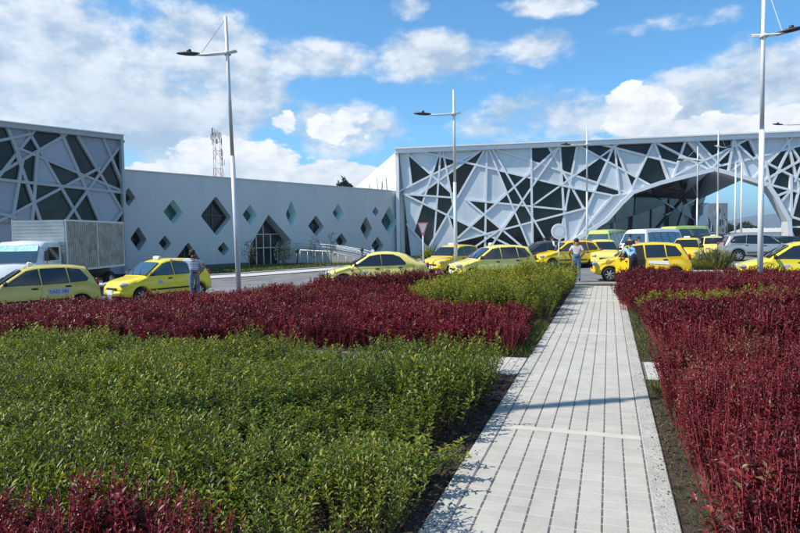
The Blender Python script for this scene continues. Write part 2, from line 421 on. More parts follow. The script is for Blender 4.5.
def reach(boundary, lines, mx=7.0):
    """lengthen every line until it meets the next one or the frame"""
    segs = [(Vector(boundary[i]), Vector(boundary[(i + 1) % len(boundary)])) for i in range(len(boundary))] + [(Vector(a), Vector(b)) for a, b in lines]
    res = []
    for i, (a, b) in enumerate(lines):
        a = Vector(a); b = Vector(b); d = (b - a).normalized(); ends = []
        for p, dr in ((a, -d), (b, d)):
            best = None
            for j, (c, e) in enumerate(segs):
                if j == i + len(boundary): continue
                f = e - c; den = dr.x * f.y - dr.y * f.x
                if abs(den) < 1e-9: continue
                t = ((c.x - p.x) * f.y - (c.y - p.y) * f.x) / den; s_ = ((c.x - p.x) * dr.y - (c.y - p.y) * dr.x) / den
                if j < len(boundary) and -3 < t < 9 and -.01 <= s_ <= 1.01: best = t; break
                if -1.2 < t < mx and -.02 <= s_ <= 1.02 and (best is None or abs(t) < abs(best)): best = t
            ends.append(p + dr * (max(best, 0) + .3 if best is not None else .5))
        res.append((tuple(ends[0]), tuple(ends[1])))
    return res
def arrangement(boundary, lines):
    segs = [(Vector(boundary[i]), Vector(boundary[(i + 1) % len(boundary)])) for i in range(len(boundary))]
    for a, b in lines: segs.append((Vector(a), Vector(b)))
    nodes_ = []
    def node(p):
        for i, q in enumerate(nodes_):
            if (q - p).length < .55: return i
        nodes_.append(p.copy()); return len(nodes_) - 1
    nb = len(boundary)
    for i in range(nb): node(Vector(boundary[i]))
    edges = set()
    for i, (a, b) in enumerate(segs):
        d = b - a; ts = [0.0, 1.0]
        for j, (c, e) in enumerate(segs):
            if i == j: continue
            f = e - c; den = d.x * f.y - d.y * f.x
            if abs(den) < 1e-9: continue
            t = ((c.x - a.x) * f.y - (c.y - a.y) * f.x) / den; s_ = ((c.x - a.x) * d.y - (c.y - a.y) * d.x) / den
            if -1e-6 <= t <= 1 + 1e-6 and -1e-6 <= s_ <= 1 + 1e-6: ts.append(min(1, max(0, t)))
        ts = sorted(set(ts)); ids = [node(a + d * t) for t in ts]
        for p, q in zip(ids, ids[1:]):
            if p == q: continue
            mid = (nodes_[p] + nodes_[q]) / 2
            if i >= nb and not pip(mid, boundary): continue
            edges.add((min(p, q), max(p, q)))
    adj = {}
    for p, q in edges: adj.setdefault(p, set()).add(q); adj.setdefault(q, set()).add(p)
    ch = True
    while ch:
        ch = False
        for p in list(adj):
            if len(adj[p]) == 1:
                q = adj[p].pop(); adj[q].discard(p); del adj[p]; ch = True
            elif len(adj[p]) == 0: del adj[p]
    order = {p: sorted(adj[p], key=lambda q: math.atan2(nodes_[q].y - nodes_[p].y, nodes_[q].x - nodes_[p].x)) for p in adj}
    seen = set(); faces = []
    for p in adj:
        for q in adj[p]:
            if (p, q) in seen: continue
            loop = []; a, b = p, q
            while (a, b) not in seen:
                seen.add((a, b)); loop.append(a)
                o = order[b]; k = o.index(a); c = o[(k - 1) % len(o)]; a, b = b, c
            poly = [nodes_[i] for i in loop]
            ar = sum(poly[i].x * poly[(i + 1) % len(poly)].y - poly[(i + 1) % len(poly)].x * poly[i].y for i in range(len(poly))) / 2
            if len(poly) >= 3 and ar > 1.5: faces.append(poly)
    return faces

def facade(root, pl, boundary, lines, dark, matp, matg, matb, bw, depth=.3, bd=.28):
    lines = reach(boundary, lines)
    faces = arrangement(boundary, lines)
    for f in faces:
        isd = any(pip(s, f) for s in dark)
        P = [pl.hit(p.x, p.y) for p in f]
        c = sum(P, Vector()) / len(P)
        P = [c + (p - c) * .992 for p in P]
        if isd: MB().prism(P, -pl.n * .05).build('glass_pane', matg, root)
        else: MB().prism(P, pl.n * (depth + random.uniform(-.015, .015))).build('panel', matp, root)
    for i, (a, b) in enumerate(lines):
        MB().obox(pl.hit(*a) - pl.n * .1, pl.hit(*b) - pl.n * .1, pl.n, bw * random.uniform(.9, 1.12), depth + bd + .1 + (i % 23) * .006).build('beam', matb, root)

# ---- left block
z1 = lambda x, y: (x / 4.846, 115 + y / 4.846)
plL = Plane((-21.33, 32), (-17.0, 37))
linesL = [((145, 100), (390, 520)), ((145, 100), (-10, 300)), ((-10, 285), (295, 108)), ((85, 163), (598, 374)), ((300, 108), (482, 520)), ((380, 118), (600, 490)), ((585, 138), (308, 520)),
          ((500, 128), (592, 345)), ((478, 256), (-10, 515)), ((78, 198), (192, 520)), ((175, 192), (150, 520)), ((-10, 314), (600, 378)), ((100, 240), (52, 520)), ((40, 88), (92, 216)),
          ((-10, 127), (135, 96)), ((597, 452), (545, 520)), ((0, 480), (70, 500))]
darkL = [(25, 102), (20, 170), (150, 150), (176, 122), (66, 225), (140, 250), (8, 297), (345, 165), (365, 200), (400, 240), (310, 275), (440, 292), (470, 320), (535, 290), (520, 270), (570, 400), (572, 190), (205, 365), (190, 372), (350, 375), (340, 385),
         (415, 460), (355, 492), (100, 410), (148, 350), (167, 490), (205, 505), (576, 492), (540, 320), (280, 260)]
blk = wempty('terminal_block', plL.on(60, 285), 'blue-grey angular terminal block with crossing beams and dark panes behind the truck', 'building')
tl, trr = (-40, 118.4), (123.5, 136.8)
bndL = [(-2.5, 126.9), (122.2, 141.2), (122.2, 222.5), (-2.5, 222.5)]
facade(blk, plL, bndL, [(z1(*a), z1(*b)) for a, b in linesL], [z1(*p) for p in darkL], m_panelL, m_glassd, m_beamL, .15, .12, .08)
def vbox(root, name, pl, pa, pb, ztop, zbot, d0, d1, mt):
    """box standing along a plane between two pixel columns, from d0 to d1 behind the plane"""
    a = pl.hit(pa, 230); b = pl.hit(pb, 230); mb = MB(); vs = []
    for z in (zbot, ztop):
        for p, d in ((a, d0), (b, d0), (b, d1), (a, d1)):
            q = p - pl.n * d; vs.append((q.x, q.y, z))
    mb.add(vs, [(0, 3, 2, 1), (4, 5, 6, 7), (0, 1, 5, 4), (1, 2, 6, 5), (2, 3, 7, 6), (3, 0, 4, 7)])
    return mb.build(name, mt, root)
zL = plL.hit(123.5, 136.8).z
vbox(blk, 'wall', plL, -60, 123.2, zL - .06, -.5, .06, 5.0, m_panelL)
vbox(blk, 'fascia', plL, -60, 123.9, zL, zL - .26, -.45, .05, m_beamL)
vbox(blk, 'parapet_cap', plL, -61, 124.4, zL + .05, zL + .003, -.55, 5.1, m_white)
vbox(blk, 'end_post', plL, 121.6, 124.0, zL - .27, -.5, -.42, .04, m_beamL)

# ---- diamond wall
plW = Plane((-17.9, 39), (1.3, 64))
wall = wempty('terminal_wall', plW.on(268, 262), 'long smooth grey terminal wall pierced by diamond-shaped windows', 'building')
ZT = 6.42
dia = [(128.5, 197, 7, 9.5, 1), (173.3, 212, 10, 12.8, 2), (216, 216, 15.5, 20, 0), (250, 215, 7.5, 10.8, 2), (138.5, 239, 8.3, 12.6, 1), (165, 243.2, 6.4, 8, 0), (223.5, 249, 6, 7.2, 1),
       (188.3, 260, 13, 18, 0), (291.3, 214.5, 5.6, 14, 2), (316, 226, 8, 10.8, 0), (338.3, 213, 5.8, 9.6, 2), (341.5, 241, 6, 8.2, 0), (366.2, 228.3, 6, 12, 1), (375.6, 211.6, 3.3, 5, 1),
       (389.2, 221.3, 8.2, 15, 2), (377.5, 245.5, 6.2, 9, 0), (401, 239.5, 2.6, 5, 0)]
def wuv(p): return ((p - plW.A).dot(plW.t), p.z)
def w3(s, z, off=0): return plW.A + plW.t * s + Vector((0, 0, z)) + plW.n * off
outline = [(-14, -.5), ((Vector((1.3, 64, 0)) - plW.A).length + .05, -.5)]
SL = outline[1][0]
outline = [(-14, -.5), (SL, -.5), (SL, ZT), (-14, ZT + .0)]
holes = []
for (px, py, hw, hh, k) in dia:
    sk = hw * .10
    cs = [(px, py - hh), (px + hw, py + sk), (px + sk * .4, py + hh), (px - hw, py - sk * .2)]
    H = []
    for i in range(4):
        p = Vector(cs[i]); a = Vector(cs[i - 1]); b = Vector(cs[(i + 1) % 4]); q = .11
        for t in ((a, q), (a, q * .35), (b, q * .35), (b, q)):
            e = p.lerp(t[0], t[1]) if t[1] == q else p.lerp(t[0], t[1]) * .8 + (p.lerp(a, q) + p.lerp(b, q)) * .1
            H.append(wuv(plW.hit(e.x, e.y)))
    holes.append((H, k))
door = [wuv(plW.hit(*p)) for p in ((268.5, 214.5), (291.5, 240.5), (288, 250), (287, 268), (249.5, 270), (250.3, 245.5))]
door = [(s, max(z, -.28)) for s, z in door]
allh = [h for h, k in holes] + [door]
polys = [[Vector((s, z, 0)) for s, z in outline]] + [[Vector((s, z, 0)) for s, z in h] for h in allh]
tris = tessellate_polygon(polys); flat = [v for p in polys for v in p]
mb = MB(); mb.add([w3(v.x, v.y) for v in flat], tris)
mb.build('wall', m_wall, wall)
for (H, k) in holes:
    d = (.6, .8, .85)[k]
    mb = MB(); n = len(H)
    mb.add([w3(s, z) for s, z in H] + [w3(s, z, -d) for s, z in H], [(i, (i + 1) % n, n + (i + 1) % n, n + i) for i in range(n)])
    rv = mb.build('window', m_teal if k == 2 else m_reveal, wall)
    cx = sum(s for s, z in H) / n; cz = sum(z for s, z in H) / n
    MB().add([w3(cx + (s - cx) * 1.02, cz + (z - cz) * 1.02, -d + .02) for s, z in H], [tuple(range(n))]).build('pane', m_tealg if k == 2 else m_glassd, rv)
    w_ = max(s for s, z in H) - min(s for s, z in H)
    if w_ > 1.6:
        zt_ = max(z for s, z in H); zb_ = min(z for s, z in H)
        mb = MB(); mb.obox(w3(cx, zb_ + .15, -d + .03), w3(cx, zt_ - .1, -d + .03), plW.n, .07, .06); mb.obox(w3(cx - w_ / 2 + .2, cz + .1, -d + .03), w3(cx + w_ / 2 - .2, cz + .1, -d + .03), plW.n, .05, .05)
        mb.build('mullion', m_plinth, rv)
n = len(door); d = 1.0
mb = MB(); mb.add([w3(s, z) for s, z in door] + [w3(s, z, -d) for s, z in door], [(i, (i + 1) % n, n + (i + 1) % n, n + i) for i in range(n)])
dr = mb.build('entrance', m_reveal, wall)
MB().add([w3(s, z, -d + .02) for s, z in door], [tuple(range(n))]).build('pane', m_glassd, dr)
s0 = min(s for s, z in door); s1 = max(s for s, z in door)
for i in range(1, 6):
    s = s0 + (s1 - s0) * i / 6
    MB().obox(w3(s, -.25, -d + .03), w3(s, 1.0 + 2.2 * (1 - abs(i / 6 - .45) * 2), -d + .03), plW.n, .07, .06).build('mullion', m_steel, dr)
for z in (1.1, 2.2): MB().obox(w3(s0 + .1, z, -d + .03), w3(s1 - .2, z, -d + .03), plW.n, .06, .05).build('transom', m_steel, dr)
mb = MB(); vs = []
for z in (-.5, ZT - .05):
    for s, o_ in ((-14, -1.1), (SL - .02, -1.1), (SL - .02, -9), (-14, -9)): vs.append(w3(s, z, o_))
mb.add(vs, [(0, 3, 2, 1), (4, 5, 6, 7), (0, 1, 5, 4), (1, 2, 6, 5), (2, 3, 7, 6), (3, 0, 4, 7)]); mb.build('back_wall', m_wall, wall)
MB().add([w3(-14, ZT, .06), w3(SL, ZT, .06), w3(SL, ZT, -9), w3(-14, ZT, -9), w3(-14, ZT + .09, .06), w3(SL, ZT + .09, .06), w3(SL, ZT + .09, -9), w3(-14, ZT + .09, -9)],
         [(0, 3, 2, 1), (4, 5, 6, 7), (0, 1, 5, 4), (1, 2, 6, 5), (2, 3, 7, 6), (3, 0, 4, 7)]).build('coping', m_wall, wall)
MB().add([w3(-14, -.5, .08), w3(s0 - .05, -.5, .08), w3(s0 - .05, .02, .08), w3(-14, .02, .08), w3(-14, .02, -.02), w3(s0 - .05, .02, -.02)], [(0, 1, 2, 3), (3, 2, 5, 4)]).build('plinth', m_plinth, wall)
MB().add([w3(s1 + .05, -.5, .08), w3(SL, -.5, .08), w3(SL, .02, .08), w3(s1 + .05, .02, .08), w3(s1 + .05, .02, -.02), w3(SL, .02, -.02)], [(0, 1, 2, 3), (3, 2, 5, 4)]).build('plinth', m_plinth, wall)

# ---- big terminal with arch
plR = Plane((-.3, 62), (37, 55.5))
linesR = [((408, 153), (412, 187)), ((612, 196), (632, 192.5)), ((406, 152), (456, 197)), ((399, 192), (484, 149)), ((418, 196), (484, 149)), ((440, 151), (414.5, 229)), ((441, 151), (434.5, 239)), ((443, 151), (453, 203)), ((485.5, 149), (428.5, 248.5)),
    ((487, 149), (485, 252)), ((425, 153), (576, 189)), ((413, 195), (456, 198)), ((412, 198), (515, 248)), ((412, 229.5), (428.5, 248.5)), ((466, 199.5), (526, 250)), ((466, 200), (566, 210)),
    ((459, 237), (560, 146)), ((459, 241), (588, 207.5)), ((472, 249), (502, 228)), ((488.5, 250), (560, 146)), ((489, 150), (530, 249)), ((492.5, 150), (550, 248)), ((530.6, 147), (532.5, 250)),
    ((496, 150), (624, 192)), ((559.5, 146), (566, 248)), ((547.7, 146), (592, 224)), ((577, 145), (557.5, 250)), ((532, 206), (613, 148)), ((576.5, 145), (650.7, 186)), ((613, 147), (572, 243)),
    ((614, 146), (619, 193)), ((615, 148), (632, 191)), ((595, 143.5), (678, 164.5)), ((653, 142), (626, 200)), ((653, 142), (668, 181)), ((573, 188), (614, 196)), ((653, 142), (710, 171)), ((685, 140), (671, 181)),
    ((686, 141), (711, 170)), ((694.5, 140), (717.5, 165)), ((677, 174), (748, 139)), ((710, 169), (732, 147)), ((681, 158), (702, 161)), ((731, 146), (727, 173)), ((734, 145), (746.5, 179)), ((736, 145), (752, 160)),
    ((717, 166.5), (757, 157.5)), ((755, 158), (806, 144)), ((747.5, 138), (757.5, 160)), ((727, 173), (742, 162)), ((751.5, 180), (793, 136)), ((785, 136), (797.6, 190)), ((788.5, 147), (768, 190)),
    ((757, 159), (806, 184)), ((806, 157), (766, 179)), ((790, 148), (806, 172)), ((764.5, 163), (770, 192)), ((806, 152), (793, 182)), ((772, 186), (800, 193)), ((774, 197), (790, 190)), ((789.5, 190), (778, 204)),
    ((789.5, 180), (789.5, 218)), ((797.6, 189), (787, 228)), ((784, 215), (806, 222)), ((787, 227), (806, 227)), ((787, 226), (797, 250)), ((497.6, 189), (497.6, 189.5)), ((612, 196), (572, 243)),
    ((448, 214), (461, 256)), ((806, 137), (850, 200)), ((850, 140), (797, 190)), ((806, 184), (850, 170)), ((806, 222), (850, 190)), ((820, 136), (806, 222)), ((800, 193), (850, 245))]
linesR = [l for l in linesR if (Vector(l[0]) - Vector(l[1])).length > 2]
darkR = [(415, 172), (437, 166), (434, 172), (446, 159), (443.5, 168), (436, 186), (446, 190), (462, 166), (455, 175), (466, 180), (476, 158), (481, 154), (420, 197), (424, 215), (422, 226), (440, 207), (446, 207), (443, 222), (438, 226), (428, 238), 
    (462, 228), (478, 224), (476, 204.5), (490, 204.5), (490, 224), (474, 242.5), (470, 246), (489, 242), (515, 180), (506, 183), (510, 190), (516, 193), (542, 189), (536, 155), (541, 152), (535, 162), (567, 156), (566, 150), (568, 165), (564.5, 178), (563, 190), (527, 196), (523, 201), (577, 196), (582.6, 207),
    (482, 207), (506, 199), (482, 222), (513, 235), (508, 232), (514, 217), (518, 214), (527, 215), (522, 218), (539, 210), (548, 208), (540, 234), (537, 225), (536.5, 196), (561, 228), (563, 222), (506, 243), (500, 236), (519, 194), (574, 193), (579, 209), (572, 200), (593, 151), (586, 148), (600, 149), (591, 172), (585, 170), (599, 165), (608, 158),
    (611, 157), (618, 160), (620, 165), (631, 182), (639, 148.5), (632, 147), (651, 170), (647, 165), (606, 189), (600, 188), (580, 192), (645, 147), (666, 155), (660, 151), (654, 165), (656, 172), (688, 153), (693, 156), (705, 147), (712, 150), (725, 157), (727, 152), (724, 169), (720, 160), (742, 149), (746, 152), (753, 152), 
    (776, 161), (772, 163), (776, 184), (782, 186), (787, 172), (789, 165), (792, 156), (793, 169), (768, 176), (797, 176), (777, 189), (779, 197), (793, 203), (792, 212), (795, 223), (792, 224), (791, 236), (830, 170), (815, 200), (682, 148)]
arch = [(560, 252), (571, 242), (606, 220), (621, 203), (632, 192.5), (660, 183), (690, 175.5), (712, 170), (722, 172.5), (745, 179), (765, 185.5), (773, 197), (786, 221), (787, 238), (787, 254)]
bndR = [(399.5, 152.8), (850, 133.5), (850, 254)] + arch[::-1] + [(411, 257)]
term = wempty('airport_terminal', plR.on(480, 257), 'large airport terminal with faceted steel facade of triangles and an arched passage', 'building')
facade(term, plR, bndR, linesR, darkR, m_panel, m_glassd, m_beam, .19, .2, .12)
for a, b in zip(arch, arch[1:]):
    MB().obox(plR.hit(*a) - plR.n * .6, plR.hit(*b) - plR.n * .6, plR.n, .38, 1.32).build('arch_beam', m_beam, term)
zR = plR.hit(399, 150).z
vbox(term, 'fascia', plR, 397.4, 860, zR, zR - .42, -.75, .3, m_beam)
vbox(term, 'parapet_cap', plR, 397.0, 861, zR + .12, zR + .004, -.9, .6, m_white)
vbox(term, 'corner_post', plR, 397.6, 400.8, zR - .43, -.5, -.62, .5, m_white)
vbox(term, 'roof', plR, 401.5, 860, zR - .35, zR - .6, .36, 16, m_roof)
# body behind the facade, up to the diagonal entrance wall
A2 = plR.hit(401.5, 230); C2 = plR.hit(572, 230)
BK = Vector((-7.7, 107, 0)); FC = plR.hit(397.6, 150)
mb = MB(); mb.add([(FC.x, FC.y, -.5), (BK.x, BK.y, -.5), (BK.x, BK.y, zR - .05), (FC.x, FC.y, zR - .05), (FC.x + .6, FC.y + .3, -.5), (BK.x + .6, BK.y, -.5), (BK.x + .6, BK.y, zR - .05), (FC.x + .6, FC.y + .3, zR - .05)],
        [(0, 1, 2, 3), (4, 7, 6, 5), (3, 2, 6, 7), (1, 5, 6, 2), (0, 3, 7, 4)]); sw = mb.build('side_wall', m_white, term)
sn = Vector((BK.y - FC.y, -(BK.x - FC.x), 0)).normalized() * -1
for i, (t, za, zb_, w, lean) in enumerate([(.16, 7.0, 8.8, .7, .3), (.26, 6.7, 8.6, .8, -.5), (.33, 7.2, 9.3, .5, .4), (.45, 6.9, 8.7, .9, .5), (.54, 7.6, 9.4, .6, -.3), (.62, 6.8, 8.2, .9, .2), (.7, 7.4, 9.0, .7, -.4), (.8, 7.0, 8.6, .8, .3)]):
    d_ = (BK - Vector((FC.x, FC.y, 0))); ln = d_.length; d_ = d_.normalized(); b0 = Vector((FC.x, FC.y, 0)) + d_ * (t * ln)
    q = [b0 + d_ * x + Vector((0, 0, z)) + sn * .004 for x, z in ((0, za), (w, za + .2), (w + lean * 2, zb_), (lean * 2 + .1, zb_ - .3))]
    MB().prism(q, sn * .03).build('slot_window', m_glassd, sw)
mb = MB(); vs = []
for z in (-.5, zR - .62):
    for p in ((A2.x, A2.y + .4), (C2.x, C2.y + .4), (C2.x + 3, C2.y + 30), (A2.x - 4, A2.y + 30)): vs.append((p[0], p[1], z))
mb.add(vs, [(0, 3, 2, 1), (4, 5, 6, 7), (0, 1, 5, 4), (1, 2, 6, 5), (2, 3, 7, 6), (3, 0, 4, 7)]); mb.build('hall', m_glassd, term)
# diagonal entrance wall under the arch: pale glazing below, dark facets above
pA = plR.hit(571, 245); pB = Vector((297 / 600 * 79, 79, 0)); plE = Plane((pA.x, pA.y + .5), (pB.x, pB.y))
ent = MB()
bE = [(578, 252), (606, 219), (632, 192), (660, 184), (712, 171), (744, 180), (700, 206), (696, 216), (697, 244)]
lE = [((590, 236), (694, 226)), ((612, 212), (612, 252)), ((632, 190), (628, 252)), ((650, 188), (648, 252)), ((668, 180), (664, 252)), ((640, 190), (696, 222)), ((655, 229), (700, 176)), ((676, 181), (684, 246)), ((690, 176), (668, 246)),
      ((700, 174), (690, 246)), ((660, 200), (735, 185)), ((712, 171), (700, 206)), ((722, 174), (712, 200)), ((600, 226), (660, 205)), ((684, 200), (697, 240)), ((664, 215), (700, 196))]
dE = [(670, 195), (660, 192), (680, 190), (685, 200), (672, 205), (676, 215), (690, 190), (690, 212), (694, 200), (683, 215), (692, 228), (686, 236), (672, 236), (655, 195), (645, 195), (678, 228), (693, 238), (664, 197), (668, 190), (688, 180), (705, 192), (681, 184), (650, 200), (640, 196)]
fc = arrangement(bE, reach(bE, lE))
for f in fc:
    P = [plE.hit(p.x, p.y) for p in f]; c = sum(P, Vector()) / len(P)
    if c.x > 40.5: continue
    P = [c + (p - c) * .985 for p in P]; cy = sum(p.y for p in f) / len(f)
    isd = any(pip(s, f) for s in dE)
    MB().prism(P, plE.n * random.uniform(.02, .5 if cy < 222 else .06)).build('glass_pane', m_glassd if isd else m_glassg, term)
for a, b in lE:
    if max(a[0], b[0]) < 702: MB().obox(plE.hit(*a), plE.hit(*b), plE.n, .13, .3).build('mullion', m_steel if random.random() < .5 else m_plinth, term)
# soffit facets from the front arch back to the entrance wall
fr = [plR.hit(*p) for p in ((621, 203), (632, 192.5), (660, 183), (690, 175.5), (712, 170), (745, 179))]
bk = [plE.hit(*p) for p in ((625, 202), (640, 194), (665, 190), (685, 194), (699, 200))]
for q in ((fr[0], fr[1], bk[0]), (fr[1], bk[1], bk[0]), (fr[1], fr[2], bk[1]), (fr[2], bk[2], bk[1]), (fr[2], fr[3], bk[2]), (fr[3], bk[3], bk[2]), (fr[3], fr[4], bk[3])):
    MB().prism([p + Vector((0, 0, .05)) for p in q], (0, 0, .25)).build('soffit_panel', m_glassd if random.random() < .6 else m_panel, term)
q0 = bk[4]
for q, mt_ in (((fr[4], bk[3], q0), m_glassg), ((fr[4], q0, fr[5]), m_panel)):
    MB().prism([p + Vector((0, 0, .05)) for p in q], (0, 0, .25)).build('soffit_panel', mt_, term)
# jagged white pier at the back of the passage
pr = [(697, 206), (702, 203), (700.5, 216), (702, 222), (699, 226), (701.5, 246), (695, 246), (696.5, 232), (690.5, 226), (693, 217), (696, 215)]
P = [plE.hit(*p) + plE.n * .35 for p in pr]
MB().prism(P, plE.n * .5).build('pier', m_white, term)

# ------------------------------------------------------------------ far things seen through the arch and over the walls
m_mount = mat('mountain', (.05, .075, .06), .95, col2=(.09, .11, .08), vscale=.002)
rngm = np.random.default_rng(5)
nx, ny = 70, 14; vs = []; fs = []
for j in range(ny):
    for i in range(nx):
        a = -0.4 + 1.5 * i / (nx - 1); rr = 4200 + 260 * j
        prof = 1 - abs(j / (ny - 1) * 2 - 1)
        ridge = 130 + 55 * math.sin(a * 9 + 1.2) + 30 * math.sin(a * 23 + .4) + 16 * math.sin(a * 51)
        z = max(0, prof ** .8 * ridge * (0.75 + .25 * math.sin(a * 17 + j)) + rngm.normal() * 6 * prof) - 1
        vs.append((rr * math.sin(a), rr * math.cos(a), z))
fs = [(j * nx + i, j * nx + i + 1, (j + 1) * nx + i + 1, (j + 1) * nx + i) for j in range(ny - 1) for i in range(nx - 1)]
tag(MB().add(vs, fs).build('mountains', m_mount, smooth=True), kind='structure')

m_slab = mat('cladding_dark', (.16, .18, .21), .5, var=.2, vscale=.2)
def quadbox(mb, c, t, hw, hd, z0, z1):
    n = Vector((-t.y, t.x, 0)); vs = []
    for z in (z0, z1):
        for a, b in ((-1, -1), (1, -1), (1, 1), (-1, 1)):
            p = Vector(c) + t * hw * a + n * hd * b; vs.append((p.x, p.y, z))
    return mb.add(vs, [(0, 3, 2, 1), (4, 5, 6, 7), (0, 1, 5, 4), (1, 2, 6, 5), (2, 3, 7, 6), (3, 0, 4, 7)])
c = at(711.5, 235, 150); t = Vector((.97, -.25, 0)).normalized()
ob = wempty('office_block', (c.x, c.y, -.36), 'distant office block with slanted dark cladding, seen through the arched passage', 'building')
zt = at(712, 203.5, 147).z
quadbox(MB(), (c.x, c.y, 0), t, 2.6, 4, -.4, zt).build('wall', m_slab, ob)
nrm = Vector((t.y, -t.x, 0))
for i in range(26):
    sx = random.uniform(-2.4, 2.3); z = random.uniform(.8, zt - 2.0); w = random.uniform(.1, .24); h = random.uniform(.7, 1.8); ln = random.uniform(-.15, .15)
    b0 = Vector((c.x, c.y, 0)) + t * sx + nrm * 4.003
    MB().prism([b0 + t * x + Vector((0, 0, zz)) for x, zz in ((0, z), (w, z), (w + ln, z + h), (ln, z + h))], nrm * (.04 + i * .002)).build('window', m_glassd if i % 3 else m_panelL, ob)
quadbox(MB(), Vector((c.x, c.y, 0)) - t * 2.9, t, .25, 4.1, -.4, zt + .1).build('end_wall', m_white, ob)

c = at(771, 236, 170)
wh = wempty('warehouse', (c.x, c.y, -.36), 'low white warehouse with a ribbed roof beyond the arched passage', 'building')
quadbox(MB(), (c.x + 2, c.y, 0), Vector((1, -.1, 0)).normalized(), 9.5, 8, -.4, 1.1).build('wall', m_white, wh)
mbx = MB(); tt = Vector((1, -.1, 0)).normalized(); nn_ = Vector((-tt.y, tt.x, 0)); cc = Vector((c.x + 2, c.y, 0))
mbx.prism([cc - nn_ * 8.5 - tt * 9.8 + Vector((0, 0, 1.1)), cc + nn_ * 8.5 - tt * 9.8 + Vector((0, 0, 1.1)), cc - tt * 9.8 + Vector((0, 0, 2.2))], tt * 19.6).build('roof', mat('ribbed_roof', (.55, .52, .5), .6), wh)
for i in range(14):
    MB().obox(cc - nn_ * 8.6 + tt * (-9.5 + i * 1.45) + Vector((0, 0, 1.12)), cc + tt * (-9.5 + i * 1.45) + Vector((0, 0, 2.22)), (0, 0, 1), .12, .08).build('roof_rib', m_panel, wh)

m_bark = mat('bark', (.07, .05, .035), .9, bump=.5)
m_treel = leaf_mat('tree_leaf', [(0, (.015, .03, .012)), (1, (.05, .08, .025))], .2, .6)
def leaf_mesh(name, P, D, Nn, ln, wd, tint, fold=.25):
    """P base points, D leaf directions, Nn approximate normals, one folded rhombus each"""
    n = len(P); D = D / np.linalg.norm(D, axis=1)[:, None]
    Sd = np.cross(D, Nn); Sd /= np.linalg.norm(Sd, axis=1)[:, None] + 1e-9; Up = np.cross(Sd, D)
    ln = np.asarray(ln).reshape(-1, 1) * np.ones((n, 1)); wd = np.asarray(wd).reshape(-1, 1) * np.ones((n, 1))
    mid = P + D * ln * .48; V = np.empty((n, 4, 3), np.float32)
    V[:, 0] = P; V[:, 1] = mid + Sd * wd * .5 + Up * wd * fold; V[:, 2] = P + D * ln - Up * ln * .08; V[:, 3] = mid - Sd * wd * .5 + Up * wd * fold
    return V, np.asarray(tint, np.float32)
def mesh_from_leaves(name, V, tint):
    n = len(V); me = bpy.data.meshes.new(name)
    me.vertices.add(n * 4); me.vertices.foreach_set('co', V.reshape(-1).astype(np.float32))
    me.loops.add(n * 6); me.polygons.add(n * 2)
    b = (np.arange(n) * 4)[:, None]
    idx = (b + np.array([0, 1, 2, 0, 2, 3])[None]).reshape(-1)
    me.loops.foreach_set('vertex_index', idx.astype(np.int32))
    me.polygons.foreach_set('loop_start', (np.arange(n * 2) * 3).astype(np.int32))
    a = me.attributes.new('tint', 'FLOAT', 'FACE'); a.data.foreach_set('value', np.repeat(tint, 2).astype(np.float32))
    me.update(calc_edges=True); return me
def small_tree(name, base, h, rx, label, nleaf=900, lsz=.25, cat='tree', group=None, conif=False, mt=None, trunk_r=.06):
    r = wempty(name, base, label, cat, group); b = Vector(base); mb = MB()
    top = b + Vector((random.uniform(-.1, .1) * rx, 0, h * .92))
    mb.tube([b, b.lerp(top, .5) + Vector((.04 * h * random.uniform(-1, 1), 0, 0)), top], [trunk_r, trunk_r * .7, trunk_r * .2], 6)
    pts = []
    for k in range(9):
        z0 = h * random.uniform(.3, .8); a = random.uniform(0, 6.28); p0 = b + Vector((0, 0, z0)); rr = rx * random.uniform(.5, .95) * (1.1 - z0 / h if conif else 1)
        p1 = p0 + Vector((math.cos(a) * rr, math.sin(a) * rr, h * random.uniform(-.05, .15) if conif else h * random.uniform(.08, .25)))
        mb.tube([p0, p1], [trunk_r * .4, trunk_r * .12], 5); pts.append((p0, p1))
    mb.build('trunk', m_bark, r)
    n = nleaf; zz = rng.uniform(.18 if conif else .32, 1, n); cl = rng.integers(0, 26, n); cc_ = rng.normal(size=(26, 3))
    rad = (1.05 - zz) if conif else np.sin(np.pi * np.clip((zz - .22) / .82, 0, 1)) ** .6
    ang = rng.uniform(0, 6.28, n) * .4 + cl * 2.4; q = np.sqrt(rng.uniform(.1, 1, n))
    P = np.stack([b.x + np.cos(ang) * rad * rx * q, b.y + np.sin(ang) * rad * rx * q, b.z + zz * h + rng.normal(0, .03 * h, n)], 1)
    D = rng.normal(size=(n, 3)); D[:, 2] -= .1; Nn = rng.normal(size=(n, 3)); Nn[:, 2] += .8
    V, t_ = leaf_mesh(name, P, D, Nn, lsz * rng.uniform(.6, 1.2, n), lsz * .45, rng.uniform(0, 1, n))
    link('crown', mesh_from_leaves('crown', V, t_), mt or m_treel, r)
    return r
for i, (px, top, Y, rx) in enumerate([(346, 181.5, 118, 2.0), (341, 184.5, 120, 1.6), (351, 185.5, 116, 1.3)]):
    p = at(px, 236, Y); small_tree('conifer_tree', (p.x, p.y, -.36), at(px, top, Y).z + .36, rx, ['dark conifer tip, tallest of three showing above the diamond-window wall', 'dark conifer tip, left of the three above the diamond-window wall', 'dark conifer tip, right of the three above the diamond-window wall'][i], 900, .9, 'tree', 'conifers behind the terminal wall', True, trunk_r=.15)
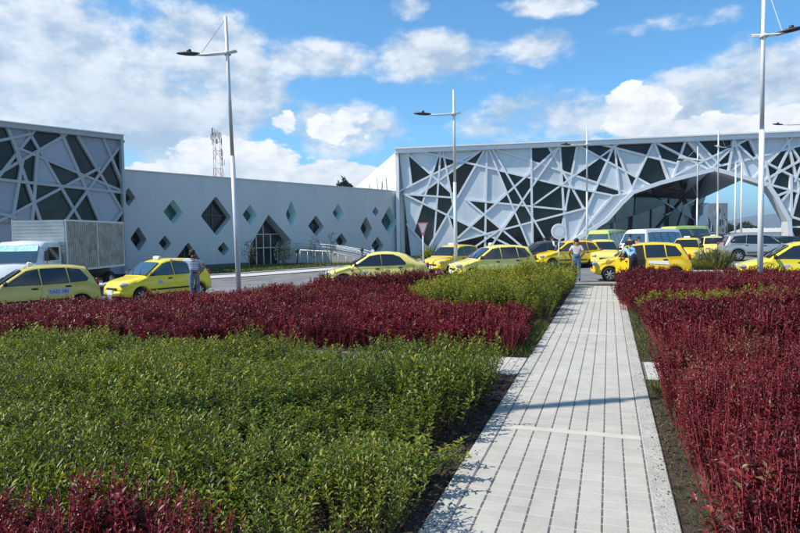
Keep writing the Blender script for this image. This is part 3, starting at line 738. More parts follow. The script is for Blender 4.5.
for i, (px, hh, w, lb) in enumerate([(726, 4.2, 3, 'dark rounded tree beside the distant office block'), (734, 3.4, 2.6, 'small dark tree, second from the distant office block'), (744, 4.6, 3, 'dark tree left of the white warehouse roof'), (753, 3.2, 2.5, 'low dark tree in front of the white warehouse end')]):
    p = at(px, 236, 200); small_tree('distant_tree', (p.x, p.y, -.36), hh, w, lb, 700, .7, 'tree', 'far trees beyond the passage', trunk_r=.14)

# red and white telecom mast behind the wall
m_red = mat('mast_red', (.42, .05, .035), .5); m_mwhite = mat('mast_white', (.72, .70, .68), .5)
Y = 150; b = at(220.5, 239, Y); zt = at(220.5, 133, Y).z; b.z = -.36
mast = wempty('telecom_mast', b, 'red and white lattice telecom mast rising behind the terminal wall', 'mast')
ns = 13; H = zt - b.z
def mc(z): w = 2.3 - .8 * (z / H); return [Vector((b.x + sx * w / 2, b.y + sy * w / 2, b.z + z)) for sx, sy in ((-1, -1), (1, -1), (1, 1), (-1, 1))]
for i in range(ns):
    za, zb = H * i / ns, H * (i + 1) / ns; A = mc(za); B = mc(zb); mb = MB()
    for k in range(4):
        mb.tube([A[k], B[k]], .065, 5); mb.tube([A[k], B[(k + 1) % 4]], .03, 4); mb.tube([B[k], B[(k + 1) % 4]], .03, 4)
    mb.build('lattice_section', m_red if (ns - i) % 2 else m_mwhite, mast)
for i in range(14):
    a = random.uniform(0, 6.28); z = H * random.choice([.72, .8, .86, .9, .94, .97]); r_ = random.uniform(.9, 1.5); p = Vector((b.x + math.cos(a) * r_, b.y + math.sin(a) * r_, b.z + z))
    mb = MB(); mb.obox(p, p + Vector((0, 0, random.uniform(1.2, 2.2))), (math.cos(a), math.sin(a), 0), .32, .16); mb.tube([p + Vector((0, 0, .6)), Vector((b.x, b.y, p.z + .6))], .04, 4)
    mb.build('antenna', m_mwhite if i % 3 else m_plinth, mast)
for i in range(4):
    MB().tube([Vector((b.x - .6 + .4 * i, b.y, b.z + H - 1)), Vector((b.x - .6 + .4 * i, b.y, b.z + H + 1.2 - .3 * i))], .05, 5).build('whip', m_plinth, mast)

# ------------------------------------------------------------------ lamp posts
def lamp_post(x, y, h, side, label, arm=1.75, s=1.0, rz=0.0, m_steel=m_steel, hf=.875):
    r = empty('street_lamp', (x, y, gz(x, y) - .05), rz, label, 'street lamp', 'street lamps along the road')
    hz = h * hf
    MB().lathe([(.16, 0), (.16, .05), (.10, .06), (.095, .3)], (0, 0, 0), 'z', 12).build('base', m_steel, r, True)
    MB().tube([(0, 0, .1), (0, 0, h * .52)], [.085 * s, .075 * s], 12).build('lower_post', m_steel, r, True)
    MB().tube([(0, 0, h * .52), (0, 0, h)], [.062 * s, .052 * s], 12).build('upper_post', m_steel, r, True)
    a = MB()
    for dy in (-.07, .07):
        a.tube([(-side * .3, dy, hz + .06), (side * .1, dy, hz), (side * arm * .5, dy * .8, hz - .03), (side * arm * .8, dy * .4, hz + .0)], .028 * s, 6)
    a.build('arm', m_polew, r, True)
    MB().tube([(0, 0, h - .06), (side * arm * .62, 0, hz + .02)], .012 * s, 5).build('tie_rod', m_steel, r)
    MB().lathe([(.1, -.06), (.12, -.05), (.12, .05), (.1, .06)], (0, 0, hz), 'z', 10).build('collar', m_steel, r, True)
    lm = MB(); lm.ell((side * arm * .9, 0, hz + .03), (.42 * s, .13, .06), 12, 6, Matrix.Rotation(side * -.07, 3, 'Y')); lm.box(side * arm * .9 - .06, side * arm * .9 + .06, -.05, .05, hz + .06, hz + .16)
    hd = lm.build('lamp_head', m_dark, r, True)
    return r
def spot(px, Y): p = at(px, 236, Y); return p.x, p.y
p = spot(237.5, 19.4); l1 = lamp_post(p[0], p[1], 9.15, -1, 'tall grey street lamp standing in front of the diamond-window wall', 1.35); l1.rotation_euler = (0, R(-1.0), 0)
p = spot(455.5, 26.4); lamp_post(p[0], p[1], 8.3, -1, 'grey street lamp between the give-way sign and the pale yellow hatchback taxi', 1.5)
p = spot(760.5, 18.6); lamp_post(p[0], p[1], 9.6, 1, 'nearest white street lamp standing in front of the rightmost taxi', .8, 1.0, R(-35), m_polew, .815)
p = spot(587, 41.5); lamp_post(p[0], p[1], 9.1, -1, 'slim street lamp rising behind the walking man in the striped shirt', 1.6, .9)
p = spot(697, 51); lamp_post(p[0], p[1], 9.0, -1, 'slim street lamp left of the arched passage, shorter of the near pair', 1.7, .9)
p = spot(717.5, 43.7); lamp_post(p[0], p[1], 9.1, 1, 'slim street lamp standing before the arched opening, taller of the near pair', 1.4, .9, R(30))
p = spot(804, 44.7); lamp_post(p[0], p[1], 11.0, -1, 'street lamp whose dark head reaches in at the right edge', 2.3, 1.0)
lamp_post(-4.3, 5.27, 9.1, -1, 'street lamp beside the planting beds that throws the shadow across the path', 1.4, 1.0, R(12))
for px, top, lb in ((735, 163.5, 'plain white slim pole inside the arched opening, left of two'), (741, 162, 'plain white slim pole inside the arched opening, right of two')):
    x, y = spot(px, 47); zt = at(px, top, 47).z; r = empty('slim_pole', (x, y, -.12), 0, lb, 'pole', 'slim poles before the arch')
    MB().tube([(0, 0, 0), (0, 0, zt + .1)], [.075, .05], 10).build('shaft', m_polew, r, True); MB().lathe([(.15, 0), (.15, .06), (.09, .07)], (0, 0, 0), 'z', 10).build('base', m_steel, r, True)
    MB().ell((0, 0, zt + .12), (.07, .07, .05), 8, 5).build('cap', m_steel, r, True)

# ------------------------------------------------------------------ signs
m_signred = mat('sign_red', (.52, .20, .22), .4); m_signw = mat('sign_white', (.85, .85, .85), .4); m_signbk = mat('sign_face_pale', (.72, .55, .58), .5)
x, y = spot(423, 30); zg = gz(x, y) - .1; z1_ = at(423, 222.5, 30).z
sg = empty('yield_sign', (x, y, zg), 0, 'faded red and white triangular give-way sign on a white post', 'sign')
MB().tube([(0, 0, 0), (0, 0, z1_ - zg - .1)], .035, 8).build('post', m_polew, sg, True)
h = z1_ - zg
MB().prism([(-.27, -.045, h), (.27, -.045, h), (.05, -.045, h - .66), (-.05, -.045, h - .66)], (0, -.015, 0)).build('plate', m_signred, sg)
MB().prism([(-.20, -.0625, h - .06), (.20, -.0625, h - .06), (.035, -.0625, h - .52), (-.035, -.0625, h - .52)], (0, -.004, 0)).build('plate_face', m_signbk, sg)
x, y = spot(559, 31); zg = gz(x, y) - .1; zc = at(559, 231.5, 31).z - zg
sg = empty('round_sign', (x, y, zg), 0, 'round white sign disc on a post behind the green bushes', 'sign')
MB().tube([(0, .03, 0), (0, .03, zc + .1)], .03, 8).build('post', m_polew, sg, True)
MB().lathe([(0.001, 0), (.40, 0), (.41, .01), (.40, .02), (.001, .02)], (0, -.02, zc), 'y', 24).build('disc', m_signw, sg)
MB().lathe([(.27, -.004), (.30, -.004), (.30, 0.0), (.27, 0)], (0, -.021, zc), 'y', 24).build('disc_ring', m_panel, sg)

# ------------------------------------------------------------------ pedestrian ramp with rails before the wall
m_rampc = mat('ramp_concrete', (.42, .41, .40), .8, var=.12, vscale=1.5)
def gp(px, py, Y): return at(px, py, Y)
rp = wempty('access_ramp', gp(330, 262, 48), 'grey sloping access ramp with white handrails before the diamond-window wall', 'ramp')
top_l = [(286, 241.5, 49.5), (312, 242.6, 49.2), (340, 245, 48.9), (366, 249.5, 48.6), (392, 257, 48.4)]
deckpts = [gp(a, b + 6, c) for a, b, c in top_l]
for i in range(4):
    a, b2 = deckpts[i], deckpts[i + 1]; lo = -.34
    MB().add([a, b2, (b2.x, b2.y, lo), (a.x, a.y, lo), a + Vector((-.9, 1.5, 0)), b2 + Vector((-.9, 1.5, 0)), Vector((b2.x - .9, b2.y + 1.5, lo)), Vector((a.x - .9, a.y + 1.5, lo))], [(0, 1, 2, 3), (0, 4, 5, 1), (4, 7, 6, 5), (1, 5, 6, 2), (0, 3, 7, 4)]).build('ramp_section', m_rampc, rp)
for off in (Vector((0, 0, 0)), Vector((-.85, 1.4, 0))):
    for dz_, rr in ((.42, .045), (.22, .025)):
        MB().tube([p + off + Vector((0, 0, dz_)) for p in deckpts], rr, 6).build('handrail', m_polew, rp, True)
    for i in range(13):
        k = i / 12 * 4; j = min(3, int(k)); p = deckpts[j].lerp(deckpts[j + 1], k - j) + off
        MB().tube([p, p + Vector((0, 0, .42))], .022, 5).build('rail_post', m_steel, rp, True)
ramp2 = [gp(300, 250, 46.8), gp(330, 251.5, 46.5), (gp(362, 259, 46.2))]
MB().tube([p for p in ramp2], .045, 6).build('lower_handrail', m_polew, rp, True)
for i in range(9):
    k = i / 8 * 2; j = min(1, int(k)); p = ramp2[j].lerp(ramp2[j + 1], k - j); MB().tube([p, Vector((p.x, p.y, -.34))], .022, 5).build('rail_post', m_steel, rp, True)
for px, py, Y, lb in ((297, 252, 46, 'black path bollard light left of the ramp'), (362, 251, 45.5, 'black path bollard light at the foot of the ramp')):
    p = gp(px, py, Y); r = empty('bollard_light', (p.x, p.y, -.32), 0, lb, 'bollard', 'bollard lights by the ramp')
    MB().tube([(0, 0, 0), (0, 0, p.z + .3)], .07, 8).build('post', m_dark, r, True); MB().lathe([(.07, 0), (.13, .02), (.13, .2), (.05, .26)], (0, 0, p.z + .3), 'z', 10).build('lantern', m_dark, r, True)

# ------------------------------------------------------------------ vehicles
def paint(name, col): return mat(name, col, .32, spec=.5, coat=.7, var=.03, vscale=1.2)
m_yel = paint('taxi_yellow', (.86, .58, .015)); m_yelp = paint('taxi_pale_yellow', (.84, .71, .17)); m_yelc = paint('taxi_lemon_yellow', (.86, .70, .03)); m_yels = paint('taxi_shaded_yellow', (.62, .52, .11))  # left taxi's yellow is dulled so the paint carries its shadow side
m_silver = mat('silver_paint', (.42, .44, .45), .3, metal=.5, coat=.6); m_blackp = paint('black_paint', (.02, .02, .022)); m_whitep = paint('white_paint', (.78, .79, .80)); m_dgrey = mat('dark_grey_paint', (.07, .075, .08), .3, metal=.3, coat=.6); m_greenp = paint('lime_paint', (.50, .66, .10)); m_redp = paint('dark_red_paint', (.16, .02, .02))
m_cglass = mat('car_glass', (.012, .016, .02), .03, spec=.8, coat=.3); m_cglassb = mat('car_glass_blue', (.03, .06, .09), .03, spec=.9, coat=.4)
m_rubber = mat('rubber', (.012, .012, .012), .85); m_rim = mat('wheel_alloy', (.45, .46, .47), .3, metal=.7); m_trim = mat('black_trim', (.015, .015, .016), .6)
m_lens = mat('lamp_lens', (.50, .52, .53), .06, spec=.9, metal=.3); m_tail = mat('tail_lens', (.35, .02, .015), .15); m_amber = mat('amber_lens', (.6, .22, .02), .15); m_seat = mat('cabin', (.02, .02, .022), .9)
m_plate = mat('plate_white', (.75, .75, .72), .5); m_ink = mat('blue_ink', (.03, .08, .35), .5); m_blk = mat('black_ink', (.02, .02, .02), .6); m_decal = mat('grey_decal', (.45, .45, .55), .5); m_gold = mat('gold_decal', (.35, .25, .05), .5)
FONTS = {}
def text_mesh(body, size):
    cu_ = bpy.data.curves.new('lettering', 'FONT'); cu_.body = body; cu_.size = size; cu_.align_x = 'CENTER'; cu_.align_y = 'CENTER'; cu_.extrude = .002
    o = bpy.data.objects.new('lettering', cu_); COL.objects.link(o); bpy.context.view_layer.update()
    me = bpy.data.meshes.new_from_object(o.evaluated_get(bpy.context.evaluated_depsgraph_get())); bpy.data.objects.remove(o); return me
def interp(x, pts):
    pts = sorted(pts)
    if x <= pts[0][0]: return pts[0][1]
    for (a, b), (c, d) in zip(pts, pts[1:]):
        if x <= c: return b + (d - b) * (x - a) / (c - a)
    return pts[-1][1]
KIND = {
 'hatch': dict(L=3.55, w=.755, wr=.275, ax=(1.13, -1.20), bot=.24,
    top=[(1.775, .60), (1.74, .70), (1.62, .77), (1.25, .87), (.98, .93), (.28, 1.40), (.05, 1.47), (-.45, 1.50), (-1.05, 1.47), (-1.38, 1.41), (-1.63, 1.0), (-1.70, .93), (-1.755, .70), (-1.775, .52)],
    belt=[(1.775, .5), (1.5, .66), (1.0, .86), (.5, .90), (-1.4, .97), (-1.775, .80)], wf=.58, wb=.66,
    win=[[(.78, .95), (.22, 1.34), (-.06, 1.39), (-.12, .945)], [(-.20, .945), (-.15, 1.395), (-.78, 1.40), (-.86, .965)], [(-.93, .975), (-.87, 1.39), (-1.20, 1.34), (-1.40, 1.08), (-1.36, .99)]],
    ws=(.94, .33), rw=(-1.42, -1.61), doors=[(.88, -.14), (-.18, -1.02)]),
 'sedan': dict(L=4.15, w=.80, wr=.29, ax=(1.30, -1.22), bot=.24,
    top=[(2.07, .55), (2.03, .66), (1.85, .73), (1.3, .85), (1.08, .90), (.35, 1.33), (.05, 1.41), (-.4, 1.43), (-.9, 1.38), (-1.15, 1.30), (-1.62, 1.02), (-1.75, .99), (-2.0, .93), (-2.05, .75), (-2.08, .55)],
    belt=[(2.07, .48), (1.7, .66), (1.1, .84), (.5, .87), (-1.4, .93), (-2.07, .78)], wf=.60, wb=.66,
    win=[[(.86, .90), (.28, 1.27), (-.10, 1.33), (-.15, .91)], [(-.22, .91), (-.18, 1.335), (-.62, 1.32), (-.88, 1.22), (-1.10, 1.0), (-1.06, .93)]],
    ws=(1.05, .40), rw=(-1.18, -1.58), doors=[(.98, -.17), (-.21, -1.06)]),
 'suv': dict(L=4.3, w=.86, wr=.35, ax=(1.32, -1.30), bot=.32,
    top=[(2.15, .72), (2.1, .86), (1.9, .95), (1.35, 1.04), (1.12, 1.08), (.5, 1.55), (.2, 1.65), (-.5, 1.69), (-1.4, 1.66), (-1.75, 1.58), (-2.0, 1.10), (-2.08, 1.0), (-2.13, .8), (-2.15, .6)],
    belt=[(2.15, .62), (1.7, .85), (1.1, 1.0), (-1.6, 1.10), (-2.15, .95)], wf=.66, wb=.74,
    win=[[(.92, 1.07), (.45, 1.50), (.05, 1.56), (.0, 1.07)], [(-.08, 1.07), (-.03, 1.57), (-.78, 1.58), (-.86, 1.10)], [(-.94, 1.11), (-.88, 1.57), (-1.5, 1.52), (-1.74, 1.22), (-1.68, 1.13)]],
    ws=(1.08, .55), rw=(-1.79, -1.97), doors=[(1.0, -.02), (-.06, -1.0)]),
 'bus': dict(L=6.6, w=1.05, wr=.40, ax=(2.1, -1.9), bot=.38,
    top=[(3.3, .9), (3.28, 1.25), (3.18, 1.45), (2.75, 2.35), (2.5, 2.55), (0, 2.62), (-3.1, 2.58), (-3.25, 2.45), (-3.3, 1.2), (-3.32, .7)],
    belt=[(3.3, .8), (3.1, 1.25), (-3.3, 1.30)], wf=.92, wb=1.0,
    win=[[(2.72, 1.36), (2.45, 2.25), (1.75, 2.3), (1.75, 1.36)], [(1.65, 1.36), (1.65, 2.3), (.5, 2.3), (.5, 1.36)], [(.4, 1.36), (.4, 2.3), (-.75, 2.3), (-.75, 1.36)], [(-.85, 1.36), (-.85, 2.3), (-2.0, 2.3), (-2.0, 1.36)], [(-2.1, 1.36), (-2.1, 2.28), (-3.0, 2.25), (-3.0, 1.38)]],
    ws=(3.15, 2.80), rw=(-3.262, -3.285), doors=[(2.75, 1.7)]),
}
def car(name, kind, px, py_or_none, Y, phi, pm_, label, cat='taxi', group='yellow taxis on the road', sign=True, text=None, open_door=False, X=None, z=None, tint=None, glass=None, flip=False, decal=False):
    """phi: degrees the nose is turned towards the camera from pointing left (or right when flip)"""
    K = KIND[kind]; x = (at(px, 236, Y).x) if X is None else X
    h = Vector((-math.cos(R(phi)), -math.sin(R(phi)), 0)) if not flip else Vector((math.cos(R(phi)), -math.sin(R(phi)), 0))
    r = empty(name, (x, Y, (gz(x, Y) - .03) if z is None else z), math.atan2(h.y, h.x), label, cat, group)
    glass = glass or m_cglass
    Lh = K['L'] / 2; w0 = K['w']; wr = K['wr']; ar = wr * 1.17
    st = set(q[0] for q in K['top']) | set(q[0] for q in K['belt'])
    for a in K['ax']:
        for i in range(13): st.add(a + ar * math.cos(math.pi * i / 12))
    st = sorted(s for s in st if -Lh - .05 <= s <= Lh + .05)
    def W_(s):
        f = (s + Lh) / (2 * Lh); e = min(f, 1 - f) * 2 * Lh; base = K['wf'] if s > 0 else K['wb']
        k = min(1, e / .55); return base + (w0 - base) * (1 - (1 - k) ** 2.4)
    T = lambda s: interp(s, K['top'])
    Bt = lambda s: min(interp(s, K['belt']), T(s) - .035)
    def zb(s):
        z_ = K['bot'] + max(0, abs(s) - (Lh - .25)) * .35
        for a in K['ax']:
            d = abs(s - a)
            if d < ar: z_ = max(z_, wr + math.sqrt(ar * ar - d * d) - .0)
        return z_
    def ysec(s, z_):
        b = Bt(s); w = W_(s)
        if z_ >= b: return w * .985 - .30 * (z_ - b)
        lo = K['bot']; t_ = max(0, min(1, (z_ - lo) / (b - lo))); return w * (.96 + .04 * math.sin(math.pi * min(1, t_ * 1.15)) - (0 if t_ > .2 else (.2 - t_) * .12))
    rows = []
    for s in st:
        b, tp, z0 = Bt(s), T(s), zb(s); w = W_(s)
        zs = [z0 + .0, z0 + (b - z0) * .12, z0 + (b - z0) * .35, z0 + (b - z0) * .6, z0 + (b - z0) * .85]
        sec = [(0, z0), (ysec(s, zs[0]) * .93, z0)] + [(ysec(s, q), q) for q in zs[1:]] + [(ysec(s, b), b)]
        zr = max(b + .004, tp - .065); yr = ysec(s, zr)
        if tp - b > .12: sec += [(ysec(s, (b + zr) / 2), (b + zr) / 2), (yr, zr), (yr - .045, zr + .04), (yr - .13, tp - .004), (yr * .5, tp + .012), (0, tp + .018)]
        else: sec += [(yr, b + .002), (yr - .02, zr), (yr - .07, max(zr, tp - .03)), (yr - .18, tp - .008), (yr * .5, tp + .004), (0, tp + .008)]
        rows.append([(s, y_, z_) for y_, z_ in sec])
    n = len(rows[0]); vs = []; fs = []
    for rw_ in rows: vs += rw_ + [(a, -b_, c_) for a, b_, c_ in rw_]
    for i in range(len(rows) - 1):
        for j in range(n - 1):
            p0 = i * 2 * n + j; p1 = (i + 1) * 2 * n + j
            fs += [(p0, p1, p1 + 1, p0 + 1), (p0 + n, p0 + n + 1, p1 + n + 1, p1 + n)]
    for i in (0, len(rows) - 1):
        fs.append(tuple(i * 2 * n + j for j in range(n)) + tuple(i * 2 * n + n + j for j in range(n - 1, -1, -1)))
    body = MB().add(vs, fs).build('body', pm_, r, True)
    # panes on the sides
    for sd in (1, -1):
        for k, wpoly in enumerate(K['win']):
            P = [Vector((a, sd * (ysec(a, b_) + .006), b_)) for a, b_ in wpoly]
            if sd > 0 and open_door and k == 0: continue
            MB().prism(P, (0, sd * .006, 0)).build('side_window', glass, r)
            c_ = sum(P, Vector()) / len(P)
            MB().prism([c_ + (p - c_) * 1.07 - Vector((0, sd * .003, 0)) for p in P], (0, sd * .004, 0)).build('window_seal', m_trim, r)
        for k, (a, b_) in enumerate(K['doors']):
            if sd > 0 and open_door and k == 0: continue
            m_ = 6; vs = []; fs = []; xs = [a + (b_ - a) * i / m_ for i in range(m_ + 1)]
            for q in xs:
                z0 = max(K['bot'] + .06, zb(q) + .05); zt_ = Bt(q) - .01
                for i in range(6): zz = z0 + (zt_ - z0) * i / 5; vs.append((q, sd * (ysec(q, zz) + .006), zz))
                vs.append((q, sd * (ysec(q, zt_) - .03), zt_)); vs.append((q, sd * (ysec(q, z0) - .03), z0))
            for i in range(m_):
                for j in range(5): fs.append((i * 8 + j, (i + 1) * 8 + j, (i + 1) * 8 + j + 1, i * 8 + j + 1))
                fs.append((i * 8 + 5, (i + 1) * 8 + 5, (i + 1) * 8 + 6, i * 8 + 6)); fs.append((i * 8 + 7, (i + 1) * 8 + 7, (i + 1) * 8, i * 8))
            fs += [tuple([0, 1, 2, 3, 4, 5, 6, 7]), tuple(m_ * 8 + q for q in range(8))]
            dr_ = MB().add(vs, fs).build('door', pm_, r)
            hx = b_ + .16; hz_ = Bt(hx) - .10
            MB().ell((hx, sd * (ysec(hx, hz_) + .015), hz_), (.10, .022, .028), 8, 5).build('handle', m_trim, dr_, True)
        mx_ = K['win'][0][0][0] - .02; mz = K['win'][0][0][1] + .06
        mi = MB(); mi.ell((mx_, sd * (ysec(mx_, mz) + .13), mz), (.06, .11, .075), 10, 6); mi.tube([(mx_, sd * ysec(mx_, mz), mz - .04), (mx_, sd * (ysec(mx_, mz) + .1), mz - .03)], .025, 6)
        mi.build('mirror', m_trim, r, True)
        for k, a in enumerate(K['ax']):
            wy = w0 - .005
            o = MB(); o.lathe([(.62 * wr, .0), (.66 * wr, .03), (.90 * wr, .035), (.99 * wr, .0), (wr, -.06), (wr, -.14), (.95 * wr, -.18), (.3 * wr, -.18)], (0, 0, 0), 'y', 22)
            if sd < 0: o.v = [(x_, -y_, z_) for x_, y_, z_ in o.v]
            o.v = [(x_ + a, y_ + sd * (wy - .03), z_ + wr) for x_, y_, z_ in o.v]
            wl = o.build('wheel', m_rubber, r, True)
            rm = MB(); yy = sd * (wy - .03)
            rm.lathe([(.66 * wr, .0), (.60 * wr, .022), (.56 * wr, .0), (.50 * wr, -.05)], (0, 0, 0), 'y', 20)
            for q in range(7):
                an = 2 * math.pi * q / 7; rm.obox((.1 * wr * math.cos(an), .0, .1 * wr * math.sin(an)), (.62 * wr * math.cos(an), -.01, .62 * wr * math.sin(an)), (0, 1, 0), .16 * wr, .028)
            rm.lathe([(.001, .04), (.14 * wr, .035), (.17 * wr, .0)], (0, 0, 0), 'y', 12)
            rm.v = [(x_ + a, (y_ if sd > 0 else -y_) + yy, z_ + wr) for x_, y_, z_ in rm.v]
            rm.build('rim', m_rim, wl)
            MB().lathe([(.001, -.03), (ar * .99, -.03), (ar * .99, -.34)], (a, 0, wr), 'y', 20)
            wv = MB(); wv.lathe([(.001, 0), (ar * .985, 0)], (a, sd * (wy - .27), wr), 'y', 20); wv.build('wheel_well', m_trim, r)
        # lamps
        zf = T(Lh - .12) - .07
        MB().ell((Lh - .14, sd * (W_(Lh - .2) - .15), zf), (.17, .14, .075), 12, 7, Matrix.Rotation(sd * -.25, 3, 'Z')).build('headlight', m_lens, r, True)
        zt2 = Bt(-Lh + .2) + .03
        tl_ = MB().ell((-Lh + .10, sd * (W_(-Lh + .1) - .065), zt2), (.07, .055, .15), 10, 7).build('tail_light', m_tail, r, True)
    if kind != 'bus':
        for sd in (1, -1):
            xa, xb = K['ax'][0] - ar - .04, K['ax'][1] + ar + .04; zm_ = K['bot'] + .22
            vs = []
            for i in range(9):
                q = xa + (xb - xa) * i / 8
                for dy_, dz_ in ((.007, -.03), (.02, -.022), (.02, .022), (.007, .03)): vs.append((q, sd * (ysec(q, zm_) + dy_), zm_ + dz_))
            MB().add(vs, [(i * 4 + j, (i + 1) * 4 + j, (i + 1) * 4 + j + 1, i * 4 + j + 1) for i in range(8) for j in range(3)]).build('side_moulding', m_trim, r)
            vs = [(q, sd * (ysec(q, K['bot'] + .02) + .004), z_) for q in (xa, xb) for z_ in (K['bot'] - .03, K['bot'] + .06)]
            MB().add(vs, [(0, 2, 3, 1)]).build('sill', m_trim, r)
        wx = K['ws'][0]
        for y0_ in (-.12, .35): MB().tube([(wx + .03, y0_, T(wx) + .03), (wx - .22, y0_ - .30, T(wx - .22) + .045)], .009, 5).build('wiper', m_trim, r)
        ax_ = K['ws'][1] - .1; MB().tube([(ax_, .3, T(ax_) + .01), (ax_ - .35, .3, T(ax_) + .42)], .006, 5).build('aerial', m_trim, r)
    # windscreen and rear window
    for nm, (xa, xb), gl in (('windscreen', K['ws'], glass), ('rear_window', K['rw'], glass)):
        zA, zB = T(xa) + .012, T(xb) + .012
        ya = ysec(xa, max(Bt(xa) + .004, T(xa) - .065)) - .05; yb = ysec(xb, max(Bt(xb), T(xb) - .065)) - .08
        if nm == 'rear_window': ya, yb = ysec(xa, T(xa) - .065) - .11, ysec(xb, max(Bt(xb), T(xb) - .065)) - .08
        A_ = Vector((xa, 0, zA)); B_ = Vector((xb, 0, zB)); nv = Vector((-(zB - zA), 0, xb - xa)).normalized()
        if nv.x * (1 if nm == 'windscreen' else -1) < 0: nv = -nv
        vs = []; m_ = 8
        for P_, yw in ((A_, ya), (A_.lerp(B_, .5), (ya + yb) / 2), (B_, yb)):
            for i in range(m_ + 1):
                t_ = -1 + 2 * i / m_; vs.append(P_ + Vector((0, t_ * yw, 0)) + nv * (.014 + .012 * (1 - t_ * t_)))
        fs = [(k * 9 + i, k * 9 + i + 1, (k + 1) * 9 + i + 1, (k + 1) * 9 + i) for k in range(2) for i in range(m_)]
        MB().add(vs, fs).build(nm, gl, r, True)
    # bumpers, grille, plates
    for e, nm in ((1, 'front_bumper'), (-1, 'rear_bumper')):
        mb = MB(); m_ = 10; base = K['wf'] if e > 0 else K['wb']; zz = K['bot'] + .16; rings = []
        for i in range(m_ + 1):
            t_ = -1 + 2 * i / m_; rings.append(Vector((e * (Lh + .015 - .22 * abs(t_) ** 3), t_ * (base + .10), zz)))
        mb.tube(rings, .075, 8); mb.build(nm, pm_ if kind != 'bus' else m_trim, r, True)
        pl_ = MB().box(e * (Lh + .085) - .008, e * (Lh + .085) + .008, -.17, .17, zz - .05, zz + .11).build('number_plate', m_plate, r)
    MB().box(Lh - .02, Lh + .035, -.3, .3, K['bot'] + .26, K['bot'] + .33).build('grille', m_trim, r)
    if sign:
        sx = .05 if kind != 'sedan' else .15
        b_ = MB().cbox(sx - .06, sx + .06, -.17, .17, T(sx) + .015, T(sx) + .13, .03).build('roof_sign', m_plate, r)
    if text:
        me = text_mesh(text, .14); a, b_ = K['doors'][1] if len(K['doors']) > 1 else K['doors'][0]
        xx = (a + b_) / 2; zz = Bt(xx) - .24
        bk_ = MB(); bk_.box(-.28, .28, -.004, 0, -.085, .085)
        for sd in (1, -1):
            yy = sd * (ysec(xx, zz) + .012)
            o = link('door_number', me, m_ink if pm_ is not m_yelc else m_blk, r); o.location = (xx, yy + sd * .004, zz); o.rotation_euler = (math.pi / 2, 0, math.pi if sd > 0 else 0)
            q = link('number_panel', bk_.mesh('number_panel'), m_decal if pm_ is not m_yelc else m_plate, r); q.location = (xx, yy, zz)
    if decal:
        for sd in (1, -1):
            a, b_ = K['doors'][0]; xx = (a + b_) / 2 + .05; zz = Bt(xx) - .22
            MB().ell((xx, sd * (ysec(xx, zz) + .006), zz), (.11, .006, .08), 12, 6).build('door_crest', m_decal, r, True)
    if open_door:
        a, b_ = K['doors'][0]
        # dark sheets laid on the closed body side in place of the shaded cabin
        for q in ([(a - .12, K['bot'] + .10), (a - .05, .86), (b_, .86), (b_, K['bot'] + .10)], [(a - .1, .86), (.30, 1.37), (-.06, 1.41), (b_, .86)]):
            MB().prism([Vector((u_, (w0 + .004 if v_ < .9 else ysec(u_, v_) + .012), v_)) for u_, v_ in q], (0, .008, 0)).build('opening_shade_sheet', m_seat, r)
        MB().cbox(-.1, .35, .2, ysec(0, .5) + .012, .38, .56, .05).build('seat_edge', m_seat, r)
        H_ = Vector((a, ysec(a, .7) + .02, 0)); an = R(62)
        def sw_(p): d_ = a - p[0]; return Vector((a - d_ * math.cos(an), H_.y + d_ * math.sin(an), p[1]))
        off = Vector((math.sin(an), math.cos(an), 0)) * .05
        lowp = [(a, K['bot'] + .1), (a, Bt(a)), (b_, Bt(b_)), (b_, K['bot'] + .1)]
        dd = MB().prism([sw_(p) for p in lowp], off).build('open_door', pm_, r)
        wp = [(.76, .93), (.2, 1.36), (-.08, 1.40), (-.13, .93)]
        fr_ = MB()
        for i in range(4):
            pa, pb = sw_(wp[i]), sw_(wp[(i + 1) % 4]); fr_.tube([pa + off * .5, pb + off * .5], .022, 6)
        fr_.build('door_frame', pm_, dd); MB().prism([sw_(p) + off * .4 for p in wp], off * .2).build('door_glass', glass, dd)
        MB().ell(sw_((b_ + .16, Bt(b_) - .1)) + off * 1.2, (.06, .05, .025), 8, 5).build('handle', m_trim, dd, True)
        MB().ell((a + .28, ysec(a + .28, .72) + .002, .74), (.13, .01, .12), 12, 6).build('wing_emblem', m_gold, r, True)
        MB().prism([Vector((u_, ysec(u_, v_) + .014, v_)) for u_, v_ in ((-.3, .70), (-.25, .82), (-.95, .80), (-1.0, .66))], (0, .004, 0)).build('side_decal', m_plate, r)
    return r

car('taxi', 'hatch', 30, None, 18.3, 38, m_yels, 'shade-dulled yellow taxi parked before the truck at the left edge', text='TAO 181')
car('taxi', 'hatch', 157.5, None, 21.9, 54, m_yelc, 'bright yellow hatchback taxi angled towards us with a man leaning on it', decal=True, glass=m_cglassb)
car('taxi', 'sedan', 376, None, 24.0, 4, m_yelp, 'pale yellow saloon taxi seen side-on in front of the ramp', decal=True)
car('taxi', 'hatch', 452, None, 31.5, 48, m_yel, 'yellow taxi behind the give-way sign with its nose towards us')
car('taxi', 'hatch', 492, None, 25.6, 12, m_yelp, 'pale yellow hatchback taxi behind the tall green bushes', open_door=False)
car('taxi', 'hatch', 640.5, None, 23.6, -20, m_yel, 'yellow taxi at the path end with its front door open', open_door=True, sign=False)
car('taxi', 'hatch', 797, None, 20.3, -22, m_yelc, 'bright yellow taxi cut by the right edge behind the red hedge', text='TAO 527', sign=False, decal=True)
car('taxi', 'hatch', 603, None, 33.5, 75, m_yelp, 'small pale yellow taxi facing us in front of the lime minibus', sign=False)
car('taxi', 'hatch', 687, None, 35.5, 60, m_yel, 'yellow taxi facing us just right of the long lime bus', sign=True)
